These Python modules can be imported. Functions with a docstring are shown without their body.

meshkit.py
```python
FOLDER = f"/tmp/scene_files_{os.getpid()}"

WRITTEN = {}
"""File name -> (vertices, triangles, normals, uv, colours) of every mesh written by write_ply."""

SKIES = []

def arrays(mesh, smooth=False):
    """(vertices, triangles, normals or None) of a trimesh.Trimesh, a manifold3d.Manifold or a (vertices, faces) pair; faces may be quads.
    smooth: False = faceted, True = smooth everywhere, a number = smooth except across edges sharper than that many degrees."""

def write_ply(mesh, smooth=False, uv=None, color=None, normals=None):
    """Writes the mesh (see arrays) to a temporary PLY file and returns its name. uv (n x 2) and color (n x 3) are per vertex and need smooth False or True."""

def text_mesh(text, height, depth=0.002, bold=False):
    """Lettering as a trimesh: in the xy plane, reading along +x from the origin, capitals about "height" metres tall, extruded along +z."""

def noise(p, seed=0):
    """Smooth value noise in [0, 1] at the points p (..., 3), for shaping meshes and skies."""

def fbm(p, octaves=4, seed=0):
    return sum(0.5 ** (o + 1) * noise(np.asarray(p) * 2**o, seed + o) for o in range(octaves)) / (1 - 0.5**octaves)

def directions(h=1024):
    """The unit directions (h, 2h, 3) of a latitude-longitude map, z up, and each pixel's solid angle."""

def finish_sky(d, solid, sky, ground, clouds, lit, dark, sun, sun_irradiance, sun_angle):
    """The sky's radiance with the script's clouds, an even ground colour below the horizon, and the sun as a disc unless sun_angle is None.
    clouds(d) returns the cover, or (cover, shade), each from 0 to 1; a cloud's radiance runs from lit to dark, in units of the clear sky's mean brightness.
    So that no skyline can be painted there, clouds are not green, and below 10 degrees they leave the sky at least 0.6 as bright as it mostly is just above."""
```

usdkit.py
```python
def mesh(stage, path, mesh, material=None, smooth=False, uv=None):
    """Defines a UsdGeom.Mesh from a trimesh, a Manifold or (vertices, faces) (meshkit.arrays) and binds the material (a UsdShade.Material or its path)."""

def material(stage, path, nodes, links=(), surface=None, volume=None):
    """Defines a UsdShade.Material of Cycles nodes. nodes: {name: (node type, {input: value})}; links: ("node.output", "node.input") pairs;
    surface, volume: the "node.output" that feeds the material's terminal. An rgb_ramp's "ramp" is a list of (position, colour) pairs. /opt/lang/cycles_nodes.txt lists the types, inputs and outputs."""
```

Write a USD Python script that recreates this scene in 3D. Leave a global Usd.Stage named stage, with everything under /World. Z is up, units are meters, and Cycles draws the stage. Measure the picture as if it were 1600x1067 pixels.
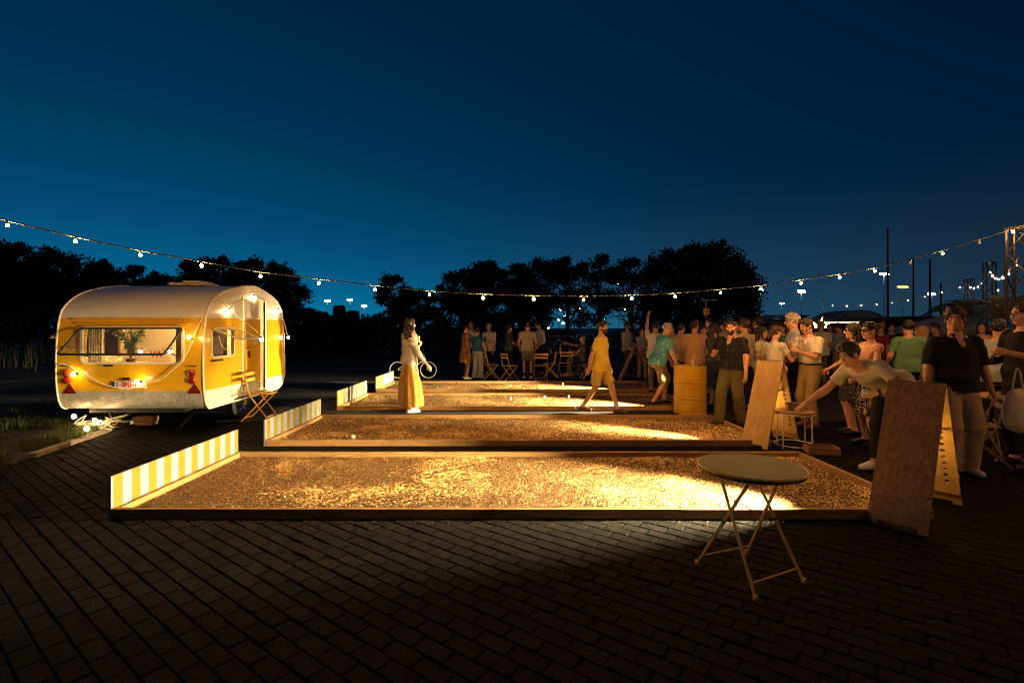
import math, random
import numpy as np
import trimesh
import manifold3d as m3
from manifold3d import Manifold, CrossSection
from shapely.geometry import Polygon, Point, box as sbox
import shapely.affinity as saff
import meshkit, usdkit
from pxr import Usd, UsdGeom, UsdLux, UsdShade, Gf, Sdf, Vt

stage = Usd.Stage.CreateInMemory()
UsdGeom.SetStageUpAxis(stage, 'Z'); UsdGeom.SetStageMetersPerUnit(stage, 1.0)
UsdGeom.Xform.Define(stage, '/World')
PI = math.pi

# ---------------------------------------------------------------- camera, sky, sun, exposure
CH = 1.60                       # camera height, metres
FPX, HOR = 780.0, 512.0         # focal length and horizon in pixels of the 1600 px wide photograph
cam = UsdGeom.Camera.Define(stage, '/World/camera')
cam.CreateHorizontalApertureAttr(36.0)
cam.CreateVerticalApertureAttr(36.0 * 682 / 1024)
cam.CreateFocalLengthAttr(36.0 * FPX / 1600)
cam.CreateVerticalApertureOffsetAttr(-36.0 * (533.5 - HOR) / 1600)
cam.CreateClippingRangeAttr(Gf.Vec2f(0.05, 5000))
cam.CreateExposureAttr(0.0)
cam.AddTranslateOp().Set(Gf.Vec3d(0, 0, CH)); cam.AddRotateXOp().Set(90.0)

SUN_AZ, SUN_EL = math.radians(-40.0), math.radians(-5.0)     # the sun has set far behind the trees on the left
SKY_STRENGTH, SKY_LIFT, SKY_TINT = 6.8, 0.20, (0.03, 1.45, 0.92)
usdkit.material(stage, '/World/Looks/dusk_sky', {
    'geo': ('texture_coordinate', {}), 'sep': ('separate_xyz', {}), 'com': ('combine_xyz', {}),
    'lift': ('math', {'math_type': 'multiply_add', 'value2': 1.6, 'value3': SKY_LIFT}),
    'norm': ('vector_math', {'math_type': 'normalize'}),
    'sky': ('sky_texture', {'sky_type': 'single_scattering', 'sun_disc': False, 'sun_elevation': SUN_EL, 'sun_rotation': SUN_AZ,
                            'altitude': 0.0, 'air_density': 1.0, 'aerosol_density': 0.0, 'ozone_density': 3.0}),
    'tint': ('mix_color', {'blend_type': 'multiply', 'fac': 1.0, 'b': SKY_TINT, 'use_clamp': False}),
    # pale glow painted low over the right horizon, in place of lamp haze
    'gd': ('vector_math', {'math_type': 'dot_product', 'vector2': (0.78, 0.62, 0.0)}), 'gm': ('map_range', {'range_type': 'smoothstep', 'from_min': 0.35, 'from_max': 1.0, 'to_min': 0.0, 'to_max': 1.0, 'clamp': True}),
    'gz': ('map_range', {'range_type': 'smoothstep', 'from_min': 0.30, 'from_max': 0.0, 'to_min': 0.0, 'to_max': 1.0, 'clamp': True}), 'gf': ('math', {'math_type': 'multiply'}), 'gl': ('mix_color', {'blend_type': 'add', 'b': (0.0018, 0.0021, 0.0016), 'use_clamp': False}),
    'bg': ('background_shader', {'strength': SKY_STRENGTH})},
    [('geo.generated', 'sep.vector'), ('sep.x', 'com.x'), ('sep.y', 'com.y'), ('sep.z', 'lift.value1'), ('lift.value', 'com.z'),
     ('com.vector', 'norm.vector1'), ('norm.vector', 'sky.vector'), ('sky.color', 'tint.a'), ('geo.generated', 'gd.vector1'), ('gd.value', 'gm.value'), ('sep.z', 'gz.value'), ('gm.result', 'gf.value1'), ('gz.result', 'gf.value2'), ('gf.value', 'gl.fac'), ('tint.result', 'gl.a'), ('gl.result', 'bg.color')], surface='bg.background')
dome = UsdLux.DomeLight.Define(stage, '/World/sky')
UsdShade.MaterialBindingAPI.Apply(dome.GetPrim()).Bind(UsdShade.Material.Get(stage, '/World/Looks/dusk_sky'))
dome.GetPrim().SetCustomDataByKey('kind', 'structure')
dome.GetPrim().SetCustomDataByKey('label', 'deep blue cloudless sky after sunset')
sun = UsdLux.DistantLight.Define(stage, '/World/afterglow')
sun.CreateIntensityAttr(0.002); sun.CreateAngleAttr(10.0); sun.CreateNormalizeAttr(True); sun.CreateColorAttr(Gf.Vec3f(0.6, 0.8, 1.0))
sun.AddRotateZOp().Set(math.degrees(-SUN_AZ)); sun.AddRotateXOp().Set(-85.0)      # shines along its -z: from low in the west
# ---------------------------------------------------------------- helpers
def G(px, Y, Z=None, py=None):
    """A point at depth Y under picture column px; its height from Z or from picture row py."""
    return np.array([(px - 800) * Y / FPX, Y, CH - (py - HOR) * Y / FPX if Z is None else Z])
def gnd(px, py):
    Y = FPX * CH / (py - HOR); return np.array([(px - 800) * Y / FPX, Y, 0.0])

MATS = {}
def raw(name, nodes, links, surface, volume=None):
    MATS[name] = usdkit.material(stage, '/World/Looks/' + name, nodes, links, surface=surface, volume=volume); return name
def mat(name, col, rough=0.6, var=0.12, scale=6.0, bump=0.0, bscale=60.0, metal=0.0, spec=0.5, col2=None, vec=(1, 1, 1), coat=0.0, trans=None, island=0.0, rvar=0.0, bdist=0.01):
    """Principled with noise-varied colour (col to col2), optional bump; object space."""
    c2 = col2 if col2 is not None else tuple(c * (1 - 2 * var) for c in col)
    n = {'tc': ('texture_coordinate', {}), 'mp': ('mapping', {'scale': vec}), 'n': ('noise_texture', {'scale': scale, 'detail': 5.0, 'roughness': 0.6}),
         'r': ('rgb_ramp', {'ramp': [(0.3, c2), (0.7, col)]}),
         'p': ('principled_bsdf', {'roughness': rough, 'metallic': metal, 'specular_ior_level': spec, 'coat_weight': coat})}
    l = [('tc.object', 'mp.vector'), ('mp.vector', 'n.vector'), ('n.fac', 'r.fac')]
    out = 'r.color'
    if island:
        n.update({'g': ('geometry', {}), 'h': ('hsv', {'saturation': 1.0}), 'mr': ('map_range', {'to_min': 1 - island, 'to_max': 1 + island})})
        l += [('g.random_per_island', 'mr.value'), ('mr.result', 'h.value'), (out, 'h.color')]; out = 'h.color'
    l.append((out, 'p.base_color'))
    if rvar:
        n['rr'] = ('map_range', {'to_min': rough - rvar, 'to_max': rough + rvar}); l += [('n.fac', 'rr.value'), ('rr.result', 'p.roughness')]
    if bump:
        n['bn'] = ('noise_texture', {'scale': bscale, 'detail': 4.0, 'roughness': 0.65}); n['b'] = ('bump', {'strength': bump, 'distance': bdist})
        l += [('mp.vector', 'bn.vector'), ('bn.fac', 'b.height'), ('b.normal', 'p.normal')]
    s = 'p.BSDF'
    if trans:
        n['t'] = ('translucent_bsdf', {'color': trans}); n['mx'] = ('mix_closure', {'fac': 0.35}); l += [('p.BSDF', 'mx.closure1'), ('t.BSDF', 'mx.closure2')]; s = 'mx.closure'
    return raw(name, n, l, s)
def glow(name, col, strength):
    return raw(name, {'e': ('emission', {'color': col, 'strength': strength})}, [], 'e.emission')

ORIGIN, USED = {}, set()
def path_new(parent, name):
    base = parent + '/' + name; p, i = base, 0
    while p in USED: i += 1; p = f'{base}_{i:03d}'
    USED.add(p); return p
def tag(prim, label=None, cat=None, group=None, kind=None):
    for k, v in (('label', label), ('category', cat), ('group', group), ('kind', kind)):
        if v: prim.SetCustomDataByKey(k, v)
def thing(name, label, cat, loc=(0, 0, 0), rz=0.0, group=None, kind=None, pitch=None):
    p = path_new('/World', name); x = UsdGeom.Xform.Define(stage, p)
    x.AddTranslateOp().Set(Gf.Vec3d(*map(float, loc)))
    if rz: x.AddRotateZOp().Set(math.degrees(rz))
    if pitch: x.AddRotateXYZOp().Set(Gf.Vec3f(*map(float, pitch)))
    ORIGIN[p] = np.array(loc, float); tag(x.GetPrim(), label, cat, group, kind); return p
def put(parent, name, mesh, mt, smooth=False, world=False, label=None, cat=None, group=None, kind=None, uv=None):
    """One Mesh prim. world: the mesh is in world coordinates, its thing is unrotated at ORIGIN."""
    parent = parent or '/World'
    if isinstance(mesh, MB): mesh = mesh.mesh()
    p = path_new(parent, name)
    if world:
        top = '/'.join(p.split('/')[:3]); o = ORIGIN.get(top)
        if o is not None and top != p: mesh = shift(mesh, -o)
    m = usdkit.mesh(stage, p, mesh, MATS[mt], smooth=smooth, uv=uv)
    tag(m.GetPrim(), label, cat, group, kind); return p
def shift(mesh, d):
    v, f, _ = meshkit.arrays(mesh); return (v + np.asarray(d), f)
def copy_thing(src, name, label, loc, rz=0.0, group=None, cat=None, scale=None):
    p = path_new('/World', name); x = UsdGeom.Xform.Define(stage, p)
    pr = x.GetPrim(); s = stage.GetPrimAtPath(src)
    pr.GetReferences().AddInternalReference(s.GetPath())
    x.ClearXformOpOrder()
    x.AddTranslateOp().Set(Gf.Vec3d(*map(float, loc)))
    r = x.AddRotateZOp(); r.Set(math.degrees(rz))
    if scale: x.AddScaleOp().Set(Gf.Vec3f(*map(float, scale)))
    d = s.GetCustomData(); tag(pr, label, cat or d.get('category'), group or d.get('group')); pr.SetInstanceable(True); return p

class MB:
    """Collects shapes into one mesh."""
    def __init__(s): s.v, s.f, s.n = [], [], 0
    def add(s, m, T=None):
        v, f, _ = meshkit.arrays(m)
        if T is not None: v = v @ T[:3, :3].T + T[:3, 3]
        s.v.append(v); s.f.append(f + s.n); s.n += len(v); return s
    def mesh(s): return (np.vstack(s.v), np.vstack(s.f))
    def box(s, c, size, R=None, ch=0.0):
        v, f = boxv(size, ch)
        if R is not None: v = v @ np.asarray(R).T
        return s.add((v + np.asarray(c, float), f))
    def beam(s, p0, p1, w, h, up=(0, 0, 1), ch=0.0):
        p0, p1 = np.asarray(p0, float), np.asarray(p1, float); d = p1 - p0; L = np.linalg.norm(d); d /= L
        a = np.cross(up, d)
        if np.linalg.norm(a) < 1e-6: a = np.cross((1, 0, 0), d)
        a /= np.linalg.norm(a); b = np.cross(d, a)
        return s.box((p0 + p1) / 2, (L, w, h), np.stack([d, a, b], 1), ch)
    def tube(s, pts, r, sides=8, closed=False): return s.add(tubev(pts, r, sides, closed))
    def cyl(s, p0, p1, r0, r1=None, sides=16): return s.add(tubev([p0, p1], [r0, r0 if r1 is None else r1], sides))
    def ball(s, c, r, sub=2):
        m = trimesh.creation.icosphere(sub, 1.0); return s.add((np.array(m.vertices) * np.asarray(r) + np.asarray(c), np.array(m.faces)))
    def lathe(s, prof, c=(0, 0, 0), sides=24):
        prof = np.asarray(prof, float); a = np.arange(sides) * 2 * PI / sides
        v = np.stack([prof[:, None, 0] * np.cos(a), prof[:, None, 0] * np.sin(a), np.broadcast_to(prof[:, None, 1], (len(prof), sides))], -1).reshape(-1, 3)
        i, j = np.meshgrid(np.arange(len(prof) - 1), np.arange(sides), indexing='ij')
        q = np.stack([i * sides + j, i * sides + (j + 1) % sides, (i + 1) * sides + (j + 1) % sides, (i + 1) * sides + j], -1).reshape(-1, 4)
        f = np.vstack([q[:, [0, 1, 2]], q[:, [0, 2, 3]]]); return s.add((v + np.asarray(c, float), f))
    def prism(s, poly, z0, z1, T=None):
        m = trimesh.creation.extrude_polygon(poly, z1 - z0, engine='earcut'); m.apply_translation([0, 0, z0]); return s.add(m, T)
_boxes = {}
def boxv(size, ch=0.0):
    sx, sy, sz = (float(x) / 2 for x in size)
    if ch <= 0:
        v = np.array([[x, y, z] for x in (-sx, sx) for y in (-sy, sy) for z in (-sz, sz)])
        f = np.array([[0, 1, 3], [0, 3, 2], [4, 6, 7], [4, 7, 5], [0, 4, 5], [0, 5, 1], [2, 3, 7], [2, 7, 6], [0, 2, 6], [0, 6, 4], [1, 5, 7], [1, 7, 3]])
        return v, f
    c = min(ch, sx * .9, sy * .9, sz * .9)
    v = np.array([[x * (sx - (0 if k == 0 else c)), y * (sy - (0 if k == 1 else c)), z * (sz - (0 if k == 2 else c))] for k in range(3) for x in (-1, 1) for y in (-1, 1) for z in (-1, 1)])
    h = Manifold.hull_points(v).to_mesh(); return np.array(h.vert_properties[:, :3]), np.array(h.tri_verts)
def tubev(pts, r, sides=8, closed=False):
    p = np.asarray(pts, float); n = len(p); r = np.broadcast_to(np.asarray(r, float), (n,))
    if closed: t = np.roll(p, -1, 0) - np.roll(p, 1, 0)
    else: t = np.gradient(p, axis=0)
    t = t / (np.linalg.norm(t, axis=1, keepdims=True) + 1e-12)
    a = np.zeros_like(t); ref = np.array([0, 0, 1.0]) if abs(t[0, 2]) < .9 else np.array([1.0, 0, 0])
    for i in range(n):
        x = ref - t[i] * (ref @ t[i]); x /= np.linalg.norm(x) + 1e-12; a[i] = x; ref = x
    b = np.cross(t, a); ang = np.arange(sides) * 2 * PI / sides
    v = (p[:, None] + r[:, None, None] * (np.cos(ang)[None, :, None] * a[:, None] + np.sin(ang)[None, :, None] * b[:, None])).reshape(-1, 3)
    m = n if closed else n - 1
    i, j = np.meshgrid(np.arange(m), np.arange(sides), indexing='ij'); k = (i + 1) % n
    q = np.stack([i * sides + j, i * sides + (j + 1) % sides, k * sides + (j + 1) % sides, k * sides + j], -1).reshape(-1, 4)
    f = np.vstack([q[:, [0, 1, 2]], q[:, [0, 2, 3]]])
    if not closed:
        c0, c1 = len(v), len(v) + 1; v = np.vstack([v, p[0], p[-1]]); jj = np.arange(sides); e = (n - 1) * sides
        f = np.vstack([f, np.stack([np.full(sides, c0), (jj + 1) % sides, jj], 1), np.stack([np.full(sides, c1), e + jj, e + (jj + 1) % sides], 1)])
    return v, f
def catmull(pts, n=8):
    p = np.asarray(pts, float); q = np.vstack([2 * p[0] - p[1], p, 2 * p[-1] - p[-2]]); out = []
    for i in range(1, len(q) - 2):
        for t in np.arange(n) / n:
            out.append(.5 * (2 * q[i] + (q[i + 1] - q[i - 1]) * t + (2 * q[i - 1] - 5 * q[i] + 4 * q[i + 1] - q[i + 2]) * t * t + (3 * q[i] - q[i - 1] - 3 * q[i + 1] + q[i + 2]) * t ** 3))
    out.append(p[-1]); return np.array(out)
def rotz(a): c, s = math.cos(a), math.sin(a); return np.array([[c, -s, 0], [s, c, 0], [0, 0, 1]])
def rotx(a): c, s = math.cos(a), math.sin(a); return np.array([[1, 0, 0], [0, c, -s], [0, s, c]])
def roty(a): c, s = math.cos(a), math.sin(a); return np.array([[c, 0, s], [0, 1, 0], [-s, 0, c]])
def xf(R=None, t=(0, 0, 0)):
    T = np.eye(4)
    if R is not None: T[:3, :3] = R
    T[:3, 3] = t; return T
def man(v, f): return Manifold(m3.Mesh(np.asarray(v, np.float32), np.asarray(f, np.uint32)))
# ---------------------------------------------------------------- materials of the setting
rng = np.random.default_rng(7)
mat('asphalt', (0.030, 0.029, 0.028), rough=0.9, var=0.3, scale=3.0, bump=0.35, bscale=90.0, col2=(0.018, 0.018, 0.018), spec=.25)
mat('joint_sand', (0.012, 0.010, 0.009), rough=0.95, var=0.3, scale=40.0)
# paver: coarse exposed aggregate, sparkle painted into the colour as pale grains
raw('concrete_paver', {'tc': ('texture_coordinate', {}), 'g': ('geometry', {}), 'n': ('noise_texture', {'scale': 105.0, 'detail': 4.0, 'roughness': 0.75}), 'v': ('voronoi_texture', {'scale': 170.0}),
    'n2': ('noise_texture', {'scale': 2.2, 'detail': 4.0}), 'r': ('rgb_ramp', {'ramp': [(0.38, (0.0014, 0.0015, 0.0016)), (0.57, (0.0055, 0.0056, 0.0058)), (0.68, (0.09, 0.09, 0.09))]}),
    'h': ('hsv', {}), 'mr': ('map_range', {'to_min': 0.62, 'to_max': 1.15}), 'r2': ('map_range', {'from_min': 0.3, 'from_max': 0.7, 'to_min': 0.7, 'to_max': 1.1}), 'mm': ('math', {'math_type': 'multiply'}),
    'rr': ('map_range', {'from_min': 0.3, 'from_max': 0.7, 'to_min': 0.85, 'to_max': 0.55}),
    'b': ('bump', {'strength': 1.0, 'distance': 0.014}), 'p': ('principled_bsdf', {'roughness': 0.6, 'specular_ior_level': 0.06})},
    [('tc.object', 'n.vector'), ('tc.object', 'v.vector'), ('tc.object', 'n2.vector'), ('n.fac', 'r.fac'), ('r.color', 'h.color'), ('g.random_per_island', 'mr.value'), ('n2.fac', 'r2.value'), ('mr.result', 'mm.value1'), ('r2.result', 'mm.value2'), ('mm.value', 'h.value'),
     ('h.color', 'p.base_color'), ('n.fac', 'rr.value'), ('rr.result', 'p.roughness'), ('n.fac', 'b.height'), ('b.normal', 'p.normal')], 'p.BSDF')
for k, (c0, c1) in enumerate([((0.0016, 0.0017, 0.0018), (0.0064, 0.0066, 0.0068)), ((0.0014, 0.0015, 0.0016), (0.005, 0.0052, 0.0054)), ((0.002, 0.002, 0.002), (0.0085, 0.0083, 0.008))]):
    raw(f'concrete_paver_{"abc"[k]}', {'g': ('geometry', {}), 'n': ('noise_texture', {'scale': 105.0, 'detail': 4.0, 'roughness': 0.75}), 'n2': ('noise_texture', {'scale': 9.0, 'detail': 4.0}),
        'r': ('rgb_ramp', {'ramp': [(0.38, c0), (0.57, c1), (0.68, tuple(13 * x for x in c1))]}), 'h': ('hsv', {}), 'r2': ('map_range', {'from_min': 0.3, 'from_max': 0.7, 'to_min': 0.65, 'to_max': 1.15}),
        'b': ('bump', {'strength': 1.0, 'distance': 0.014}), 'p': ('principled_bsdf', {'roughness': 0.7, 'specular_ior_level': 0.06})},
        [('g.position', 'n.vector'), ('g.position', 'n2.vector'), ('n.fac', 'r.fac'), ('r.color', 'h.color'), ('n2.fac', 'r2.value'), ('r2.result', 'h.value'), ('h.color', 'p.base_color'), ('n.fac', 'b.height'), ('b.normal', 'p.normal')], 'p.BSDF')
def wood(name, a, b, grain=(2.0, 26.0, 26.0), rough=0.6, dist=2.2, bump=0.25, island=0.12):
    raw(name, {'tc': ('texture_coordinate', {}), 'mp': ('mapping', {'scale': grain}), 'n': ('noise_texture', {'scale': 1.0, 'detail': 6.0, 'roughness': 0.62, 'distortion': dist}),
        'n2': ('noise_texture', {'scale': 2.0, 'detail': 3.0}), 'r': ('rgb_ramp', {'ramp': [(0.32, b), (0.5, tuple((x + y) / 2 for x, y in zip(a, b))), (0.68, a)]}),
        'g': ('geometry', {}), 'h': ('hsv', {}), 'mr': ('map_range', {'to_min': 1 - island, 'to_max': 1 + island}), 'r2': ('map_range', {'from_min': 0.3, 'from_max': 0.7, 'to_min': 0.82, 'to_max': 1.08}), 'mm': ('math', {'math_type': 'multiply'}),
        'b': ('bump', {'strength': bump, 'distance': 0.004}), 'p': ('principled_bsdf', {'roughness': rough, 'specular_ior_level': 0.3})},
        [('tc.object', 'mp.vector'), ('mp.vector', 'n.vector'), ('tc.object', 'n2.vector'), ('n.fac', 'r.fac'), ('r.color', 'h.color'), ('g.random_per_island', 'mr.value'), ('mr.result', 'mm.value1'), ('n2.fac', 'r2.value'), ('r2.result', 'mm.value2'), ('mm.value', 'h.value'),
         ('h.color', 'p.base_color'), ('n.fac', 'b.height'), ('b.normal', 'p.normal')], 'p.BSDF')
wood('plank_wood', (0.50, 0.30, 0.12), (0.27, 0.145, 0.055))
wood('plywood_light', (0.62, 0.40, 0.14), (0.44, 0.26, 0.075), grain=(18.0, 18.0, 1.0), dist=1.6, island=0.05)
wood('plywood_dark', (0.32, 0.18, 0.085), (0.13, 0.07, 0.034), grain=(42.0, 42.0, 0.55), dist=.7, bump=0.5, island=0.03)
wood('tray_wood', (0.40, 0.22, 0.09), (0.22, 0.11, 0.045))
# gold half-bound gravel of the courts
raw('gravel', {'tc': ('texture_coordinate', {}), 'n': ('noise_texture', {'scale': 70.0, 'detail': 4.0, 'roughness': 0.75}), 'n2': ('noise_texture', {'scale': 2.5, 'detail': 5.0}), 'n3': ('noise_texture', {'scale': 300.0, 'detail': 2.0}),
    'r': ('rgb_ramp', {'ramp': [(0.37, (0.20, 0.095, 0.022)), (0.47, (0.76, 0.45, 0.12)), (0.57, (0.95, 0.72, 0.32))]}), 'h': ('hsv', {}), 'r2': ('map_range', {'from_min': 0.3, 'from_max': 0.7, 'to_min': 0.75, 'to_max': 1.1}),
    'b': ('bump', {'strength': 0.8, 'distance': 0.004}), 'p': ('principled_bsdf', {'roughness': 0.8, 'specular_ior_level': 0.25})},
    [('tc.object', 'n.vector'), ('tc.object', 'n2.vector'), ('tc.object', 'n3.vector'), ('n.fac', 'r.fac'), ('r.color', 'h.color'), ('n2.fac', 'r2.value'), ('r2.result', 'h.value'), ('h.color', 'p.base_color'), ('n3.fac', 'b.height'), ('b.normal', 'p.normal')], 'p.BSDF')
raw('pebble', {'g': ('geometry', {}), 'r': ('rgb_ramp', {'ramp': [(0.0, (0.10, 0.05, 0.016)), (0.45, (0.55, 0.34, 0.11)), (0.7, (0.80, 0.58, 0.25)), (1.0, (0.95, 0.85, 0.6))]}), 'p': ('principled_bsdf', {'roughness': 0.65})},
    [('g.random_per_island', 'r.fac'), ('r.color', 'p.base_color')], 'p.BSDF')
# striped end board: flat print, bands along y
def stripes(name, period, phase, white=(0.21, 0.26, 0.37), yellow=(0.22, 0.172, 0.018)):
    raw(name, {'tc': ('texture_coordinate', {}), 's': ('separate_xyz', {}), 'm': ('math', {'math_type': 'multiply_add', 'value2': 1 / period, 'value3': phase}), 'f': ('math', {'math_type': 'fraction'}), 'g': ('math', {'math_type': 'greater_than', 'value2': 0.5}),
        'x': ('mix_color', {'a': yellow, 'b': white}), 'n': ('noise_texture', {'scale': 7.0, 'detail': 5.0}), 'r2': ('map_range', {'from_min': 0.3, 'from_max': 0.7, 'to_min': 0.86, 'to_max': 1.02}), 'h': ('hsv', {}), 'p': ('principled_bsdf', {'roughness': 0.5})},
        [('tc.object', 's.vector'), ('s.y', 'm.value1'), ('m.value', 'f.value1'), ('f.value', 'g.value1'), ('g.value', 'x.fac'), ('x.result', 'h.color'), ('tc.object', 'n.vector'), ('n.fac', 'r2.value'), ('r2.result', 'h.value'), ('h.color', 'p.base_color')], 'p.BSDF')
stripes('stripes_wide', 0.205, 0.62); stripes('stripes_narrow', 0.17, 0.1)
mat('grass_blade', (0.07, 0.09, 0.022), rough=0.7, var=0.3, scale=20.0, trans=(0.08, 0.11, 0.02))
mat('dry_grass', (0.16, 0.14, 0.06), rough=0.8, var=0.3, scale=10.0, trans=(0.1, 0.09, 0.03))
mat('kerb_stone', (0.24, 0.20, 0.16), rough=0.85, var=0.25, scale=9.0, bump=0.4)
mat('road_paint', (0.8, 0.8, 0.8), rough=0.6, var=0.25, scale=12.0)
mat('soil', (0.035, 0.028, 0.016), rough=0.95, var=0.3, scale=5.0, bump=0.5, bscale=40)
mat('black_plastic', (0.012, 0.012, 0.013), rough=0.4, var=0.1)
mat('steel_dark', (0.05, 0.05, 0.055), rough=0.45, var=0.2, metal=0.6)

# ---------------------------------------------------------------- ground, pavers, verge, markings
def sheet(name, poly, z, mt, kind='structure', label=None, parent=None):
    v = np.array([[x, y, z] for x, y in poly]); n = len(v)
    return put(parent, name, (v, np.array([[0, i, i + 1] for i in range(1, n - 1)])), mt, kind=kind, label=label)
sheet('ground', [(-900, -60), (900, -60), (900, 1500), (-900, 1500)], -0.012, 'asphalt', label='dark asphalt of the car park')

COURTS = [dict(f=4.17, b=6.12, l=-3.35, r=3.53), dict(f=6.74, b=8.72, l=-3.33, r=3.50), dict(f=9.66, b=11.62, l=-3.37, r=3.62), dict(f=12.36, b=14.2, l=-3.36, r=3.66)]
BH, BT = 0.085, 0.045           # court kerb planks
pv = thing('pavement', None, None, kind='structure')
tag(stage.GetPrimAtPath(pv), 'dark rough concrete pavers laid in diagonal running bond')
PA = math.atan(1.34)           # the courses run this far left of straight ahead
cu, cw = np.array([-math.sin(PA), math.cos(PA)]), np.array([math.cos(PA), math.sin(PA)])
PL, PW, JT = 0.208, 0.112, 0.007
pav = []
for i in range(-160, 160):
    for j in range(-90, 90):
        c = cu * (j + 0.5 * (i % 2)) * PL + cw * i * PW + np.array([-.2, 5.0])
        x, y = c
        if not (1.75 < y < 8.6 and -10.0 < x < 8.0): continue
        if abs(x) > (y * 0.5 + 0.3) * 2.2: continue
        if x < -5.95 and y > 5.85: continue
        if any(k['l'] + .12 < x < k['r'] - .12 and k['f'] + .15 < y < k['b'] - .15 for k in COURTS): continue
        pav.append((x, y))
pav.sort(key=lambda p: (p[1] - 1.75) ** 2 * 0.9 + (p[0] * 0.45) ** 2)
pr = np.random.default_rng(3)
ang = math.atan2(cu[1], cu[0])
def paver(x, y):
    v, f = boxv((PL - JT, PW - JT, 0.05), 0.006)
    R = rotz(ang + pr.normal(0, .006)) @ rotx(pr.normal(0, .011)) @ roty(pr.normal(0, .009))
    return v @ R.T + np.array([x + pr.normal(0, .0012), y + pr.normal(0, .0012), -0.025 + pr.normal(0, .0018)]), f
vis = [p for p in pav if abs(p[0]) < p[1] * 1.06 + .15 and p[1] > 2.15]
sel = set(vis[:300]); rest = MB()
for p in pav:
    m = paver(*p)
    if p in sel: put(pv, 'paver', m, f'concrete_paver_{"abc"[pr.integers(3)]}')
    else: rest.add(m)
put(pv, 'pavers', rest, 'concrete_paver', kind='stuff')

# grass verge beside the caravan, with a brick edging
sheet('verge', [(-9.6, 5.9), (-6.06, 5.9), (-6.62, 8.9), (-7.4, 11.5), (-12, 11.5), (-12, 5.9)], 0.004, 'soil', label='dark strip of soil and grass left of the caravan')
ked = thing('kerb_edging', None, None, kind='structure'); tag(stage.GetPrimAtPath(ked), 'low brick edging along the grass left of the caravan')
a, b = np.array([-5.92, 6.15]), np.array([-6.55, 8.95])
for i in range(13):
    t0, t1 = i / 13, (i + 0.94) / 13; p0, p1 = a + (b - a) * t0, a + (b - a) * t1
    put(ked, 'kerb_stone', MB().beam((*p0, .012 + .006 * pr.normal()), (*p1, .012 + .006 * pr.normal()), .1, .07, ch=.008), 'kerb_stone')
def blades(region, n, h0, h1, w, seed, lean=.35, base=0.0, clump=0.0):
    r = np.random.default_rng(seed); xy = region(r, n)
    if clump: k = meshkit.noise(np.c_[xy * clump, np.zeros(len(xy))], seed); xy = xy[k > .42]
    n = len(xy); h = r.uniform(h0, h1, n); a = r.uniform(0, 2 * PI, n); l = r.uniform(.1, lean, n) * h
    z = np.zeros(n) + base; p = np.c_[xy, z]; s = np.c_[-np.sin(a), np.cos(a), z * 0] * (w * r.uniform(.6, 1.3, n))[:, None]; d = np.c_[np.cos(a), np.sin(a), z * 0]
    mid = p + d * (l * .35)[:, None] + np.c_[z * 0, z * 0, h * .6]; tip = p + d * l[:, None] + np.c_[z * 0, z * 0, h]
    v = np.stack([p - s, p + s, mid - s * .7, mid + s * .7, tip], 1).reshape(-1, 3); o = np.arange(n)[:, None, None] * 5
    return v, (np.array([[0, 1, 3], [0, 3, 2], [2, 3, 4]])[None] + o).reshape(-1, 3)
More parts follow.
